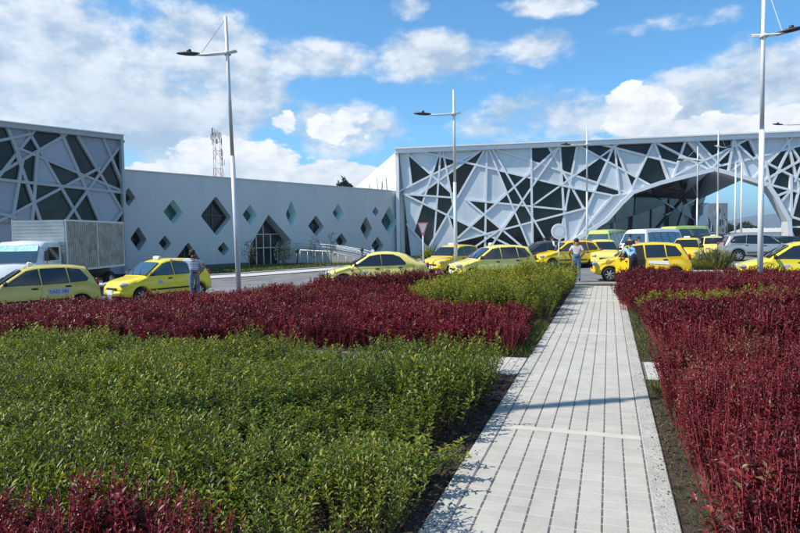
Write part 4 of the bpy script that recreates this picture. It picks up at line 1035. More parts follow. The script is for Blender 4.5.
car('taxi', 'hatch', 713, None, 43, 70, m_yelp, 'distant pale yellow taxi between the slim lamp posts', sign=True)
car('taxi', 'hatch', 567, None, 33.0, 8, m_yel, 'yellow taxi mostly hidden behind the round white sign and bushes', sign=False)
car('dark_car', 'hatch', 541, None, 34, 5, m_dgrey, 'dark grey car showing behind the tail of the pale yellow hatchback taxi', 'car', 'parked cars', False)
car('dark_car', 'hatch', 588, None, 36.0, 20, m_dgrey, 'dark grey car behind the walking man', 'car', 'parked cars', False)
car('silver_suv', 'suv', 758, None, 37, 14, m_silver, 'silver off-roader behind the ornamental grass, tail to the left', 'car', 'parked cars', False, flip=True)
car('dark_car', 'suv', 706, None, 46, 30, m_blackp, 'black car far off beside the jagged white pier', 'car', 'parked cars', False)
car('dark_car', 'suv', 738, None, 44, 20, m_redp, 'dark red car behind the tail of the silver off-roader', 'car', 'parked cars', False)
car('dark_car', 'sedan', 779, None, 42, 10, m_blackp, 'dark car behind the silver off-roader near the arch leg', 'car', 'parked cars', False)
for px, Y, phi, pm_, lb, gl in ((608, 41, 55, m_greenp, 'lime-roofed minibus facing us, left of the two people in pink and black', m_cglassb), (652, 38, 42, m_whitep, 'white-fronted minibus behind the open-door taxi', m_cglassb), (683, 47, 35, m_greenp, 'lime bus right of the white-fronted minibus, by the entrance', m_cglass)):
    b_ = car('minibus', 'bus', px, None, Y, phi, pm_, lb, 'bus', 'buses by the terminal', False, glass=gl); b_.scale = (.8, .92, .80 if Y < 45 else .88)

# box truck
m_cab = paint('cab_white', (.72, .74, .74)); m_box = mat('ribbed_aluminium', (.36, .37, .37), .38, metal=.6, col2=(.52, .53, .53), vscale=1.5); m_rust = mat('stained_aluminium', (.26, .23, .16), .5, metal=.5, col2=(.48, .48, .46), vscale=3.0, detail=12)
tx, ty = -14.5, 26.7
ph = R(89); hv = Vector((-math.cos(ph), -math.sin(ph), 0))
tk = empty('box_truck', (tx, ty, gz(tx, ty) - .03), math.atan2(hv.y, hv.x), 'white-cabbed box truck with a stained ribbed aluminium body behind the shade-dulled taxi', 'truck')
bl, bw_, z0, z1_ = 2.45, 1.1, 1.02, 3.12
MB().box(-bl, bl, -bw_ + .02, bw_ - .02, z0, z1_ - .02).build('cargo_box', m_box, tk)
for sd in (1, -1):
    for i in range(32):
        xx = -bl + .06 + i * .15; MB().box(xx, xx + .11, sd * (bw_ - .02) - .011, sd * (bw_ - .02) + .013, z0 + .08, z1_ - .09).build('side_panel', m_rust, tk)
    for xx in (-bl, 0.0, bl - .05): MB().box(xx, xx + .05, sd * (bw_ - .02) - .02, sd * (bw_ - .02) + .03, z0, z1_).build('corner_angle', m_steel, tk)
    for zz in (z0 - .02, z1_ - .07): MB().box(-bl + .051, bl - .051, sd * (bw_ - .02) - .015, sd * (bw_ - .02) + .025, zz, zz + .07).build('edge_rail', m_steel, tk)
for i in range(15): MB().box(bl - .01, bl + .016, -bw_ + .06, bw_ - .06, z0 + .1 + i * .135, z0 + .185 + i * .135).build('front_rib', m_box, tk)
MB().box(-bl + .1, bl + 1.6, -.42, .42, .62, .92).build('chassis', m_trim, tk); MB().box(-bl, -bl + .06, -bw_, bw_, .45, .6).build('rear_bar', m_trim, tk)
# cab as a loft
cs_ = [(bl + .10, .75, 2.18, .93), (bl + .12, .75, 2.24, .95), (bl + 1.05, .6, 2.26, .95), (bl + 1.25, .55, 2.16, .94), (bl + 1.62, .5, 1.38, .93), (bl + 1.70, .5, 1.2, .92), (bl + 1.74, .5, .75, .88)]
vs = []; fs = []
for (a, zb_, zt_, w) in cs_:
    k = [(-w, zb_), (-w, zb_ + (zt_ - zb_) * .55), (-w + .03, zt_ - .12), (-w + .12, zt_ - .02), (0, zt_ + .03), (w - .12, zt_ - .02), (w - .03, zt_ - .12), (w, zb_ + (zt_ - zb_) * .55), (w, zb_)]
    vs += [(a, y_, z_) for y_, z_ in k]
for i in range(len(cs_) - 1):
    for j in range(8): fs.append((i * 9 + j, i * 9 + j + 1, (i + 1) * 9 + j + 1, (i + 1) * 9 + j))
    fs.append((i * 9 + 8, i * 9, (i + 1) * 9, (i + 1) * 9 + 8))
fs += [tuple(range(9)), tuple((len(cs_) - 1) * 9 + j for j in range(9))]
MB().add(vs, fs).build('cab', m_cab, tk, True)
A_ = [Vector((bl + 1.60, s_ * .84, 1.45)) for s_ in (-1, 1)] + [Vector((bl + 1.285, s_ * .80, 2.10)) for s_ in (1, -1)]
nv = Vector((.78, 0, .62)).normalized() * .03
wsn = MB().prism([p + nv * .5 for p in A_], nv).build('windscreen', m_cglassb, tk)
m_strip = mat('cyan_strip', (.15, .55, .72), .4, col2=(.7, .85, .9), vscale=9)
B_ = [A_[0].lerp(A_[3], .62), A_[1].lerp(A_[2], .62), A_[1].lerp(A_[2], .98), A_[0].lerp(A_[3], .98)]
MB().prism([p + nv * 1.6 for p in B_], nv * .15).build('sun_strip', m_strip, wsn)
for sd in (1, -1):
    q = [Vector((a, sd * .957, z_)) for a, z_ in ((bl + .30, 1.5), (bl + .30, 2.02), (bl + 1.02, 2.02), (bl + 1.28, 1.5))]
    MB().prism([p + Vector((0, -sd * .004, 0)) for p in [sum(q, Vector()) / 4 + (p - sum(q, Vector()) / 4) * 1.14 for p in q]], (0, sd * .012, 0)).build('window_frame', m_whitep, tk)
    MB().prism(q, (0, sd * .014, 0)).build('side_window', m_cglass, tk)
    dr_ = MB().prism([Vector((a, sd * .952, z_)) for a, z_ in ((bl + .22, .72), (bl + .22, 1.38), (bl + 1.36, 1.38), (bl + 1.36, .95), (bl + 1.2, .72))], (0, sd * .014, 0)).build('door', m_cab, tk)
    MB().ell((bl + .36, sd * .98, 1.26), (.09, .02, .025), 8, 5).build('handle', m_trim, dr_, True)
    mi = MB(); mi.tube([(bl + 1.35, sd * .93, 2.0), (bl + 1.45, sd * 1.16, 1.95), (bl + 1.42, sd * 1.16, 1.4)], .014, 5); mi.box(bl + 1.40, bl + 1.47, sd * 1.16 - .08, sd * 1.16 + .08, 1.5, 1.88); mi.build('mirror', m_trim, tk)
    MB().ell((bl + 1.71, sd * .66, .95), (.06, .15, .09), 10, 6).build('headlight', m_lens, tk, True)
    for a in (bl + .75, -bl + 1.0):
        o = MB().lathe([(.24, .03), (.37, .03), (.40, 0), (.40, -.2), (.2, -.22)], (0, 0, 0), 'y', 20); o.v = [(x_ + a, (y_ if sd > 0 else -y_) + sd * .9, z_ + .40) for x_, y_, z_ in o.v]
        wl = o.build('wheel', m_rubber, tk, True)
        o = MB().lathe([(.001, -.02), (.08, .0), (.14, -.05), (.24, .02)], (0, 0, 0), 'y', 16); o.v = [(x_ + a, (y_ if sd > 0 else -y_) + sd * .9, z_ + .40) for x_, y_, z_ in o.v]; o.build('rim', m_rim, wl, True)
MB().box(bl + 1.60, bl + 1.80, -.9, .9, .42, .68).build('bumper', m_cab, tk)

# ------------------------------------------------------------------ people
SKIN = mat('skin', (.30, .16, .10), .6); SKIN2 = mat('skin_light', (.42, .25, .17), .6); m_hair = mat('hair', (.012, .010, .009), .6); m_shoe = mat('shoe', (.03, .025, .02), .6)
def stripes(name, a, b, scale):
    mt = mat(name, a, .85); ns, lk = nodes(mt); tcn = ns.new('ShaderNodeTexCoord'); w = ns.new('ShaderNodeTexWave'); w.bands_direction = 'Z'; w.inputs['Scale'].default_value = scale; w.inputs['Distortion'].default_value = .6
    lk.new(tcn.outputs['Object'], w.inputs[0]); rp_ = ns.new('ShaderNodeValToRGB'); rp_.color_ramp.elements[0].color = (*a, 1); rp_.color_ramp.elements[1].color = (*b, 1); rp_.color_ramp.elements[0].position = .42; rp_.color_ramp.elements[1].position = .55
    lk.new(w.outputs[0], rp_.inputs[0]); lk.new(rp_.outputs[0], ns['Principled BSDF'].inputs['Base Color']); return mt
def person(loc, rz, label, shirt, pants, J, sleeves=True, hair=True, cap=None, skin=None, female=False, group=None, height=1.72):
    """J: joint name -> local position (x right, y forward, z up); one skinned body mesh"""
    k = height / 1.72; skin = skin or SKIN
    base = dict(pelvis=(0, 0, .95), waist=(0, 0, 1.10), chest=(0, .01, 1.30), neck=(0, .0, 1.47), head0=(0, .015, 1.54), head=(0, .02, 1.63),
                shl=(-.18, 0, 1.40), ell=(-.25, -.02, 1.12), wrl=(-.27, .06, .88), shr=(.18, 0, 1.40), elr=(.25, -.02, 1.12), wrr=(.27, .06, .88),
                hipl=(-.09, 0, .90), knl=(-.10, .02, .50), anl=(-.10, -.02, .09), tol=(-.12, .14, .03), hipr=(.09, 0, .90), knr=(.10, .02, .50), anr=(.10, -.02, .09), tor=(.12, .14, .03))
    base.update(J); P = {n_: Vector(p) * k for n_, p in base.items()}
    chain = [('pelvis', 'waist'), ('waist', 'chest'), ('chest', 'neck'), ('neck', 'head0'), ('head0', 'head'), ('chest', 'shl'), ('shl', 'ell'), ('ell', 'wrl'), ('chest', 'shr'), ('shr', 'elr'), ('elr', 'wrr'),
             ('pelvis', 'hipl'), ('hipl', 'knl'), ('knl', 'anl'), ('anl', 'tol'), ('pelvis', 'hipr'), ('hipr', 'knr'), ('knr', 'anr'), ('anr', 'tor')]
    rad = dict(pelvis=(.15, .11), waist=(.135, .10), chest=(.16, .115), neck=(.055, .055), head0=(.065, .075), head=(.085, .10), shl=(.075, .075), shr=(.075, .075), ell=(.048, .048), elr=(.048, .048), wrl=(.033, .03), wrr=(.033, .03),
               hipl=(.10, .10), hipr=(.10, .10), knl=(.065, .068), knr=(.065, .068), anl=(.045, .05), anr=(.045, .05), tol=(.045, .03), tor=(.045, .03))
    names = list(P); vs = [P[n_] for n_ in names]; rr = [rad[n_] for n_ in names]; es = [(names.index(a), names.index(b_)) for a, b_ in chain]
    # hands: palm and five bent fingers each
    for sd, wn, en in ((-1, 'wrl', 'ell'), (1, 'wrr', 'elr')):
        d = (P[wn] - P[en]).normalized(); sv = d.cross(Vector((1, 0, 0)))
        sv = (sv if sv.length > .1 else d.cross(Vector((0, 1, 0)))).normalized(); nv_ = d.cross(sv)
        pi_ = len(vs); vs.append(P[wn] + d * .075 * k); rr.append((.038, .02)); es.append((names.index(wn), pi_))
        for f in range(4):
            off = sv * (.03 - .02 * f) * k; ln_ = (.075, .085, .08, .062)[f] * k
            a0 = len(vs); vs += [P[wn] + d * .095 * k + off, P[wn] + d * (.095 * k + ln_ * .5) + off * 1.05 + nv_ * .012, P[wn] + d * (.095 * k + ln_ * .85) + off + nv_ * .035]; rr += [(.010, .010), (.009, .009), (.008, .008)]
            es += [(pi_, a0), (a0, a0 + 1), (a0 + 1, a0 + 2)]
        a0 = len(vs); vs += [P[wn] + d * .05 * k + sv * .045 * k, P[wn] + d * .10 * k + sv * .06 * k + nv_ * .02]; rr += [(.011, .011), (.009, .009)]; es += [(pi_, a0), (a0, a0 + 1)]
    me = bpy.data.meshes.new('body'); me.from_pydata(vs, es, []); o = bpy.data.objects.new('body', me); COL.objects.link(o)
    sm_ = o.modifiers.new('skin', 'SKIN'); sm_.use_smooth_shade = True
    if not me.skin_vertices: me.attributes.new('skin', 'SKIN', 'POINT') if False else None
    lay = me.skin_vertices[0].data if me.skin_vertices else None
    if lay is None:
        bm = bmesh.new(); bm.from_mesh(me); bm.verts.layers.skin.verify(); bm.to_mesh(me); bm.free(); lay = me.skin_vertices[0].data
    for i, q in enumerate(rr): lay[i].radius = (q[0] * k, q[1] * k)
    lay[0].use_root = True
    sb_ = o.modifiers.new('sub', 'SUBSURF'); sb_.levels = 1; sb_.render_levels = 1
    bpy.context.view_layer.update()
    nm = bpy.data.meshes.new_from_object(o.evaluated_get(bpy.context.evaluated_depsgraph_get())); bpy.data.objects.remove(o)
    nm.materials.clear()
    for m_ in (skin, shirt, pants, m_shoe): nm.materials.append(m_)
    segs = [(P[a], P[b_], {'pelvis': 2, 'waist': 1, 'chest': 1}.get(a, 1) if b_ in ('waist', 'chest', 'neck', 'shl', 'shr') else (1 if b_ in ('ell', 'elr') else (0 if b_ in ('wrl', 'wrr', 'head0', 'head') and not (sleeves == 'long' and b_ in ('wrl', 'wrr')) else (1 if b_ in ('wrl', 'wrr') else (3 if b_ in ('tol', 'tor') else 2)))), b_) for a, b_ in chain]
    for p_ in nm.polygons:
        c = p_.center; best = (9, 0)
        for a, b_, mi, bn in segs:
            d = b_ - a; t_ = max(0, min(1, (c - a).dot(d) / d.length_squared)); ds = (c - a - d * t_).length
            if bn in ('ell', 'elr') and sleeves == 'short' and t_ > .62: mi = 0
            if bn == 'neck' and t_ > .8: mi = 0
            if ds < best[0]: best = (ds, mi)
        for hn, wn in (('ell', 'wrl'), ('elr', 'wrr')):
            d = (P[wn] - P[hn]).normalized()
            if (c - P[wn]).dot(d) > 0 and (c - P[wn]).length < .25: best = (0, 0)
        p_.material_index = best[1]; p_.use_smooth = True
    root = empty('person', loc, rz, label, 'person', group)
    b_ = bpy.data.objects.new('body', nm); COL.objects.link(b_); b_.parent = root
    hc = P['head'] + Vector((0, 0, .015)); up = (P['head'] - P['neck']).normalized(); q = Vector((0, 0, 1)).rotation_difference(up).to_matrix()
    if hair:
        hm = MB(); hm.ell(hc + q @ Vector((0, -.018, .03)), (.098 * k, .112 * k, .095 * k), 14, 8, q)
        if female: hm.ell(hc + q @ Vector((0, -.07, -.09)), (.085, .05, .14), 12, 7, q)
        hm.build('hair', m_hair, root, True)
    if cap:
        cm = MB(); cm.ell(hc + q @ Vector((0, -.005, .055)), (.106 * k, .12 * k, .085 * k), 14, 8, q); cm.ell(hc + q @ Vector((0, .13, .045)), (.075, .08, .012), 12, 6, q); cm.build('cap', cap, root, True)
    fm = MB(); fm.ell(hc + q @ Vector((0, .115, -.015)), (.014, .02, .026), 8, 6, q)
    for sd in (-1, 1): fm.ell(hc + q @ Vector((sd * .098, 0, -.01)), (.012, .022, .032), 8, 6, q)
    fm.build('nose_and_ears', skin, root, True)
    em = MB()
    for sd in (-1, 1): em.ell(hc + q @ Vector((sd * .036, .100, .012)), (.013, .010, .008), 8, 5, q)
    em.ell(hc + q @ Vector((0, .102, -.062)), (.026, .008, .006), 8, 5, q); em.build('eyes_and_mouth', m_blk, root, True)
    bt = MB(); pc = P['pelvis'].lerp(P['waist'], .35)
    bt.lathe([(.143 * k, -.02), (.149 * k, -.02), (.149 * k, .02), (.143 * k, .02)], (0, 0, 0), 'z', 20); bt.v = [(x_ + pc.x, y_ * .76 + pc.y, z_ + pc.z) for x_, y_, z_ in bt.v]; bt.build('belt', m_blk, root, True)
    return root
sh_str = stripes('striped_shirt', (.70, .70, .72), (.22, .25, .38), 5.5); sh_pale = stripes('pale_check_shirt', (.62, .60, .60), (.42, .38, .42), 9)
sh_blue = mat('light_blue_shirt', (.25, .50, .75), .85); sh_blk = mat('black_jacket', (.015, .015, .018), .85); sh_pink = mat('pink_top', (.75, .22, .36), .85); sh_grey = mat('grey_top', (.3, .28, .28), .85); sh_wht = mat('white_top', (.72, .72, .72), .85)
jean = mat('denim', (.07, .10, .17), .9, col2=(.16, .22, .32), vscale=8); jean_b = mat('blue_jeans', (.04, .13, .26), .9, col2=(.10, .24, .40), vscale=6); trou = mat('dark_trousers', (.02, .022, .03), .9)
capm = mat('dark_cap', (.03, .025, .025), .8)
# man leaning on the taxi, back to us
x, y = spot(193, 20.2)
person((x, y, gz(x, y) - .03), R(28), 'man in striped white-blue shirt and cap leaning an arm on the taxi roof', sh_str, jean, dict(shl=(-.19, .03, 1.42), ell=(-.38, .24, 1.40), wrl=(-.55, .42, 1.42), elr=(.34, -.06, 1.20), wrr=(.22, .02, 1.02), chest=(-.02, .02, 1.31), head=(-.03, .05, 1.63), anl=(-.13, .05, .09), tol=(-.15, .20, .03), anr=(.14, -.05, .09), tor=(.18, .10, .03)), 'short', True, capm, height=1.74)
# man walking away at the path end
x, y = spot(576.5, 23.3)
person((x, y, gz(x, y)), R(-14), 'man in a pale shirt and blue jeans walking away beside the path', sh_pale, jean_b, dict(elr=(.30, -.08, 1.17), wrr=(.20, .10, 1.02), ell=(-.30, -.04, 1.15), wrl=(-.22, .12, 1.0), knl=(-.10, .12, .50), anl=(-.10, .10, .09), tol=(-.11, .25, .03), knr=(.10, .02, .49), anr=(.10, -.18, .12), tor=(.11, -.06, .03), head=(0, .05, 1.62)), 'short', True, None, height=1.64)
# person bending into the open taxi door
x, y = spot(633.5, 22.15)
person((x, y, gz(x, y) - .03), R(8), 'person in light-blue shirt and dark trousers bending in at the open taxi door', sh_blue, trou, dict(waist=(0, .06, 1.08), chest=(-.01, .22, 1.24), neck=(-.01, .36, 1.33), head0=(-.01, .42, 1.35), head=(-.01, .50, 1.37), shl=(-.18, .28, 1.30), shr=(.17, .28, 1.30), ell=(-.24, .36, 1.05), wrl=(-.20, .55, .95), elr=(.26, .40, 1.08), wrr=(.24, .60, 1.05)), 'short', height=1.68)
for px, Y, hgt, rz, sh, pn, lb, fem, hr in ((630, 33.0, 1.74, 2.6, sh_blk, trou, 'person all in black standing behind the open-door taxi', False, True), (638.5, 33.5, 1.62, 3.3, sh_pink, jean, 'woman in a pink top standing between the minibuses', True, True),
        (545.5, 34, 1.66, 1.2, sh_grey, trou, 'person in a grey top behind the dark grey car, left of two', False, True), (552.5, 33.6, 1.72, 1.7, sh_wht, jean, 'person in a white top behind the dark grey car, beside the round sign', False, True)):
    x, y = spot(px, Y); person((x, y, gz(x, y) - .03), rz, lb, sh, pn, dict(knl=(-.10, .06, .50), anl=(-.10, .06, .09), tol=(-.11, .20, .03)), 'short', hr, None, SKIN2, fem, 'people between the vehicles', hgt)

# ------------------------------------------------------------------ planting beds
m_lgreen = leaf_mat('green_leaf', [(0, (.040, .068, .010)), (.3, (.085, .140, .016)), (.6, (.165, .225, .022)), (.88, (.29, .31, .03)), (1, (.48, .36, .03))], .38, .38, .42, (1.3, 1.2, .45))
m_lyel = leaf_mat('yellow_green_leaf', [(0, (.06, .10, .012)), (.4, (.18, .23, .022)), (.8, (.34, .34, .04)), (1, (.48, .38, .05))], .36, .45, .3, (1.2, 1.15, .5))
m_lred = leaf_mat('red_leaf', [(0, (.034, .005, .007)), (.4, (.088, .009, .013)), (.72, (.185, .016, .023)), (.92, (.32, .05, .05)), (1, (.16, .14, .06))], .30, .36, .32, (1.3, .7, .7))
m_sred = mat('red_stem', (.28, .025, .04), .5, col2=(.50, .12, .12), vscale=6)
m_sbrown = mat('brown_stem', (.07, .045, .03), .8)
def plant_template(kind, seed):
    g_ = np.random.default_rng(seed); LP = []; LD = []; LN = []; LT = []; LL = []; LW = []; ST = []
    if kind == 'green': nst, Rr, H, nl, ll, lw, t0 = 28, .27, .47, 19, .055, .021, .22
    elif kind == 'greenfar': nst, Rr, H, nl, ll, lw, t0 = 22, .34, .8, 22, .075, .032, .15
    elif kind == 'rednear': nst, Rr, H, nl, ll, lw, t0 = 30, .19, .60, 26, .042, .019, .28
    else: nst, Rr, H, nl, ll, lw, t0 = 20, .24, .55, 18, .066, .030, .34
    fz = (.78, .9, 1, 1.12, 1.28)[((seed - 100) // 7) % 5]; ll *= fz; lw *= fz; nl = int(nl / fz)
    for s_ in range(nst):
        a = g_.uniform(0, 6.283); q = math.sqrt(g_.uniform(0, 1)); h = H * g_.uniform(.68, 1.08) * (1 - .22 * q * q)
        b0 = np.array([math.cos(a) * q * Rr * .55, math.sin(a) * q * Rr * .55, 0.0]); tip = np.array([math.cos(a) * q * Rr * 1.25 + g_.normal(0, .035), math.sin(a) * q * Rr * 1.25 + g_.normal(0, .035), h])
        midp = b0 * .45 + tip * .55 + np.array([g_.normal(0, .02), g_.normal(0, .02), h * .06])
        cur = lambda t: (1 - t) ** 2 * b0 + 2 * t * (1 - t) * midp + t * t * tip
        ST.append([cur(0), cur(.4), cur(.75), cur(1.0)])
        ph0 = g_.uniform(0, 6.28); tn = g_.uniform(-.18, .18)
        for i in range(nl):
            t = t0 + (1 - t0) * ((i + g_.uniform(0, 1)) / nl) ** .8; p = cur(t); ph_ = ph0 + i * 2.4 + g_.normal(0, .3)
            upw = g_.uniform(.1, .9) + (.6 if t > .9 else 0)
            d = np.array([math.cos(ph_), math.sin(ph_), upw]); nrm_ = np.array([-math.cos(ph_) * .6 + g_.normal(0, .3), -math.sin(ph_) * .6 + g_.normal(0, .3), 1.0])
            LP.append(p); LD.append(d); LN.append(nrm_); sc = g_.uniform(.6, 1.15) * (.75 if t > .93 else 1)
            LL.append(ll * sc); LW.append(lw * sc); LT.append(np.clip(.18 + .5 * g_.uniform(0, 1) + tn + (.22 if t > .82 else 0) * g_.uniform(0, 1), 0, 1))
    V, t_ = leaf_mesh('t', np.array(LP), np.array(LD), np.array(LN), np.array(LL), np.array(LW), np.array(LT))
    SV = []
    for c4 in ST:
        for i, p in enumerate(c4):
            rr_ = (.0042, .0036, .003, .0018)[i] * (1.25 if 'far' in kind or kind == 'red' else 1)
            for k in range(3): SV.append(p + np.array([math.cos(2.094 * k) * rr_, math.sin(2.094 * k) * rr_, 0]))
    return V, t_, np.array(SV), nst
TPL = {k: [plant_template(k, 100 + 7 * i) for i in range(5)] for k in ('green', 'greenfar', 'rednear', 'red')}
def infrust(x, y, m_=1.3):
    if y < .6: return False
    return abs(x) < y * .69 + m_
def bed(name, poly, kind, sp, label, mtl, mts, hs=1.0, cat=None, thing=False, hvar=.16, tvar=.14, keep=1.0, stems=True, extra=None):
    xs = [p[0] for p in poly]; ys = [p[1] for p in poly]; Vs = []; Ts = []; SVs = []
    lean = 0
    for gx in np.arange(min(xs), max(xs), sp):
        for gy in np.arange(min(ys), max(ys), sp):
            x = gx + rng.uniform(-.45, .45) * sp; y = gy + rng.uniform(-.45, .45) * sp
            if rng.random() > keep or not pip((x, y), poly) or not infrust(x, y): continue
            tpl = TPL[kind][rng.integers(0, 5)]; a = rng.uniform(0, 6.283); s_ = rng.uniform(.82, 1.2)
            wob = 1 + hvar * (math.sin(x * 1.7 + 1.3 * math.sin(y * 1.1)) * .5 + math.sin(y * 2.3 + x * .7) * .5) + rng.normal(0, .09)
            h = hs * wob * (extra(x, y) if extra else 1)
            ca, sa = math.cos(a), math.sin(a); Rm = np.array([[ca * s_, -sa * s_, 0], [sa * s_, ca * s_, 0], [0, 0, h]]); tr = np.array([x, y, gz(x, y) - .02])
            V, t_, SV, nst = tpl
            if rng.random() < .02: SVs.append(SV @ (Rm * np.array([[1, 1, 1], [1, 1, 1], [1, 1, 1.1]])).T + tr); continue
            Vs.append(V.reshape(-1, 3) @ Rm.T + tr); patch = .5 + .5 * math.sin(x * .9 + 2.1 * math.sin(y * .6)); Ts.append(np.clip(t_ + rng.normal(0, tvar * .6) + (patch - .5) * tvar * 1.4 + ((.45 if kind[0] == 'r' else .14) if rng.random() < .035 else 0), 0, 1)); SVs.append(SV @ Rm.T + tr)
    V = np.concatenate(Vs).reshape(-1, 4, 3); T_ = np.concatenate(Ts)
    o = link(name, mesh_from_leaves(name, V, T_), mtl)
    tag(o, label, cat, None, 'stuff')
    if stems:
        SV = np.concatenate(SVs).astype(np.float32); ns_ = len(SV) // 12; me = bpy.data.meshes.new('stems')
        me.vertices.add(len(SV)); me.vertices.foreach_set('co', SV.reshape(-1))
        f = []
        for r_ in range(3):
            for k in range(3): f.append([r_ * 3 + k, r_ * 3 + (k + 1) % 3, r_ * 3 + 3 + (k + 1) % 3, r_ * 3 + 3 + k])
        idx = (np.arange(ns_)[:, None, None] * 12 + np.array(f)[None]).reshape(-1)
        me.loops.add(len(idx)); me.polygons.add(len(idx) // 4); me.loops.foreach_set('vertex_index', idx.astype(np.int32)); me.polygons.foreach_set('loop_start', (np.arange(len(idx) // 4) * 4).astype(np.int32)); me.update(calc_edges=True)
        link('stems', me, mts, o)['kind'] = 'stuff'
    return o
# left of the path
bed('green_bushes', [uv(2.35, -9), uv(2.45, -3.4), uv(2.8, -2.2), uv(2.85, -1.42), uv(3.6, -1.36), uv(7.9, -1.33), uv(8.02, -2.0), uv(8.0, -20), uv(5, -20)], 'green', .30, 'low green leafy bushes filling the near left bed', m_lgreen, m_sbrown, 1.0, 'bushes', tvar=.07, hvar=.32, keep=.88, extra=lambda x, y: 1.16 if (PR.x * x + PR.y * y) > -1.75 else 1.0)
bed('red_shrubs', [uv(1.6, -3.6), uv(1.9, -1.78), uv(2.72, -1.75), uv(2.62, -2.4), uv(2.4, -3.6)], 'rednear', .20, 'dark red shrubs with upright red stems at the bottom left', m_lred, m_sred, .93, 'shrubs', hvar=.3, keep=.9)
bed('red_hedge', [uv(9.4, -1.45), uv(12.4, -1.6), uv(12.6, -3.6), uv(14.2, -4.8), (.2, 18.5), (-3.2, 19.2), (-9.8, 16.8), (-15.8, 14.1), (-24, 9), uv(9.4, -18)], 'red', .27, 'broad dark red hedge across the left middle bed', m_lred, m_sred, .98, 'hedge', hvar=.2)
bed('red_clump', [(-3.0, 19.8), (-.9, 20.9), (1.4, 21.2), (1.6, 20.2), (-.6, 19.2), (-2.6, 18.4)], 'red', .27, 'raised red bushes in front of the pale saloon taxi', m_lred, m_sred, 1.35, 'bushes', hvar=.2)
bed('yellow_green_bushes', [uv(12.75, -1.34), uv(22.2, -1.30), (2.4, 21.3), (1.9, 20.2), (.5, 18.7), uv(14.4, -4.7), uv(12.9, -3.5)], 'greenfar', .33, 'taller yellow-green bushes beside the far left path edge', m_lyel, m_sbrown, 1.02, 'bushes', hvar=.2, tvar=.3, extra=lambda x, y: 1.0 if (PR.x * x + PR.y * y) > -4.5 else .66)
# right of the path
bed('red_hedge', [uv(1.2, .74), uv(2.6, .72), uv(5, .69), uv(8.1, .68), uv(8.1, 9), uv(1.2, 9)], 'rednear', .20, 'dense red shrubs with bright red stems along the near right path edge', m_lred, m_sred, 1.10, 'hedge', hvar=.22, tvar=.24)
bed('red_hedge', [uv(9.45, .86), uv(13.0, .76), (5.1, 12.4), (22, 12.4), (22, 4), uv(9.45, 12)], 'red', .25, 'red hedge right of the path beyond the cross path', m_lred, m_sred, 1.12, 'hedge', hvar=.2, tvar=.2)
bed('green_strip', [(5.25, 12.6), (5.6, 13.9), (22, 13.9), (22, 12.6)], 'greenfar', .3, 'narrow yellow-green strip of bushes between two red hedges', m_lyel, m_sbrown, .70, 'bushes')
bed('red_hedge', [(5.3, 14.1), (5.9, 16), (8.0, 21.5), (9.4, 21.0), (12.9, 18.7), (19.8, 14.2), (19.8, 14.0)], 'red', .27, 'red hedge along the road before the open-door taxi', m_lred, m_sred, 1.12, 'hedge')
bed('island_shrubs', [(11.7, 27.4), (15.2, 26.7), (15.0, 28.6), (12.3, 28.8)], 'greenfar', .36, 'low reddish-green shrubs on the traffic island', m_lyel, m_sbrown, .75, 'shrubs', keep=.8)

# ornamental grass, yuccas and grass
m_blade = leaf_mat('grass_blade', [(0, (.05, .08, .015)), (.6, (.12, .15, .03)), (1, (.26, .24, .08))], .3, .6, .3)
m_straw = leaf_mat('straw_blade', [(0, (.16, .17, .05)), (1, (.42, .38, .18))], .3, .6, .3)
def blades(P, h, wd, lean=.5, tint=None):
    n = len(P); D = np.stack([rng.normal(0, lean, n), rng.normal(0, lean, n), np.ones(n)], 1); Nn = rng.normal(size=(n, 3))
    return leaf_mesh('b', P, D, Nn, h, wd, rng.uniform(0, 1, n) if tint is None else tint, .1)
for px, Y, hh, lb in ((714, 27.6, .95, 'pale feathery ornamental grass tuft on the island, left of two'), (722, 28.2, .85, 'pale feathery ornamental grass tuft on the island, right of two')):
    x, y = spot(px, Y); n = 420; a = rng.uniform(0, 6.28, n); q = rng.uniform(0, .22, n); P = np.stack([x + np.cos(a) * q, y + np.sin(a) * q, np.full(n, .02)], 1)
    V, t_ = blades(P, hh * rng.uniform(.6, 1.3, n), .022, .42); o = link('ornamental_grass', mesh_from_leaves('ornamental_grass', V, t_), m_straw); tag(o, lb, 'grass tuft', 'ornamental grasses')
for px, Y, hh, lb in ((431, 36, 1.6, 'spiky green yucca below the give-way sign'), (440, 37, 1.4, 'spiky green yucca right of the give-way sign post'), (474, 38, 1.2, 'spiky green plant behind the pale hatchback taxi')):
    x, y = spot(px, Y); r = wempty('yucca_plant', (x, y, -.3), lb, 'plant', 'yuccas before the terminal'); mb = MB(); n = 140
    P = np.stack([np.full(n, x) + rng.normal(0, .12, n), np.full(n, y) + rng.normal(0, .12, n), -.2 + rng.uniform(.1, .5, n) * hh], 1)
    V, t_ = blades(P, hh * rng.uniform(.4, .7, n), .07, 1.0); link('leaves', mesh_from_leaves('leaves', V, t_), m_lyel, r)
    MB().tube([(x, y, -.35), (x, y, -.2 + hh * .5)], [.08, .05], 7).build('stem', m_bark, r)
def grass_in(poly, n, h, wd, name, label, mt, lean=.5, dz=0):
    xs = [p[0] for p in poly]; ys = [p[1] for p in poly]; P = []
    X = rng.uniform(min(xs), max(xs), n * 4); Y_ = rng.uniform(min(ys), max(ys), n * 4)
    for x, y in zip(X, Y_):
        if pip((x, y), poly): P.append((x, y, gz(x, y) + dz))
        if len(P) >= n: break
    P = np.array(P); V, t_ = blades(P, h * rng.uniform(.5, 1.3, len(P)), wd, lean); o = link(name, mesh_from_leaves(name, V, t_), mt); tag(o, label, None, None, 'stuff'); return o
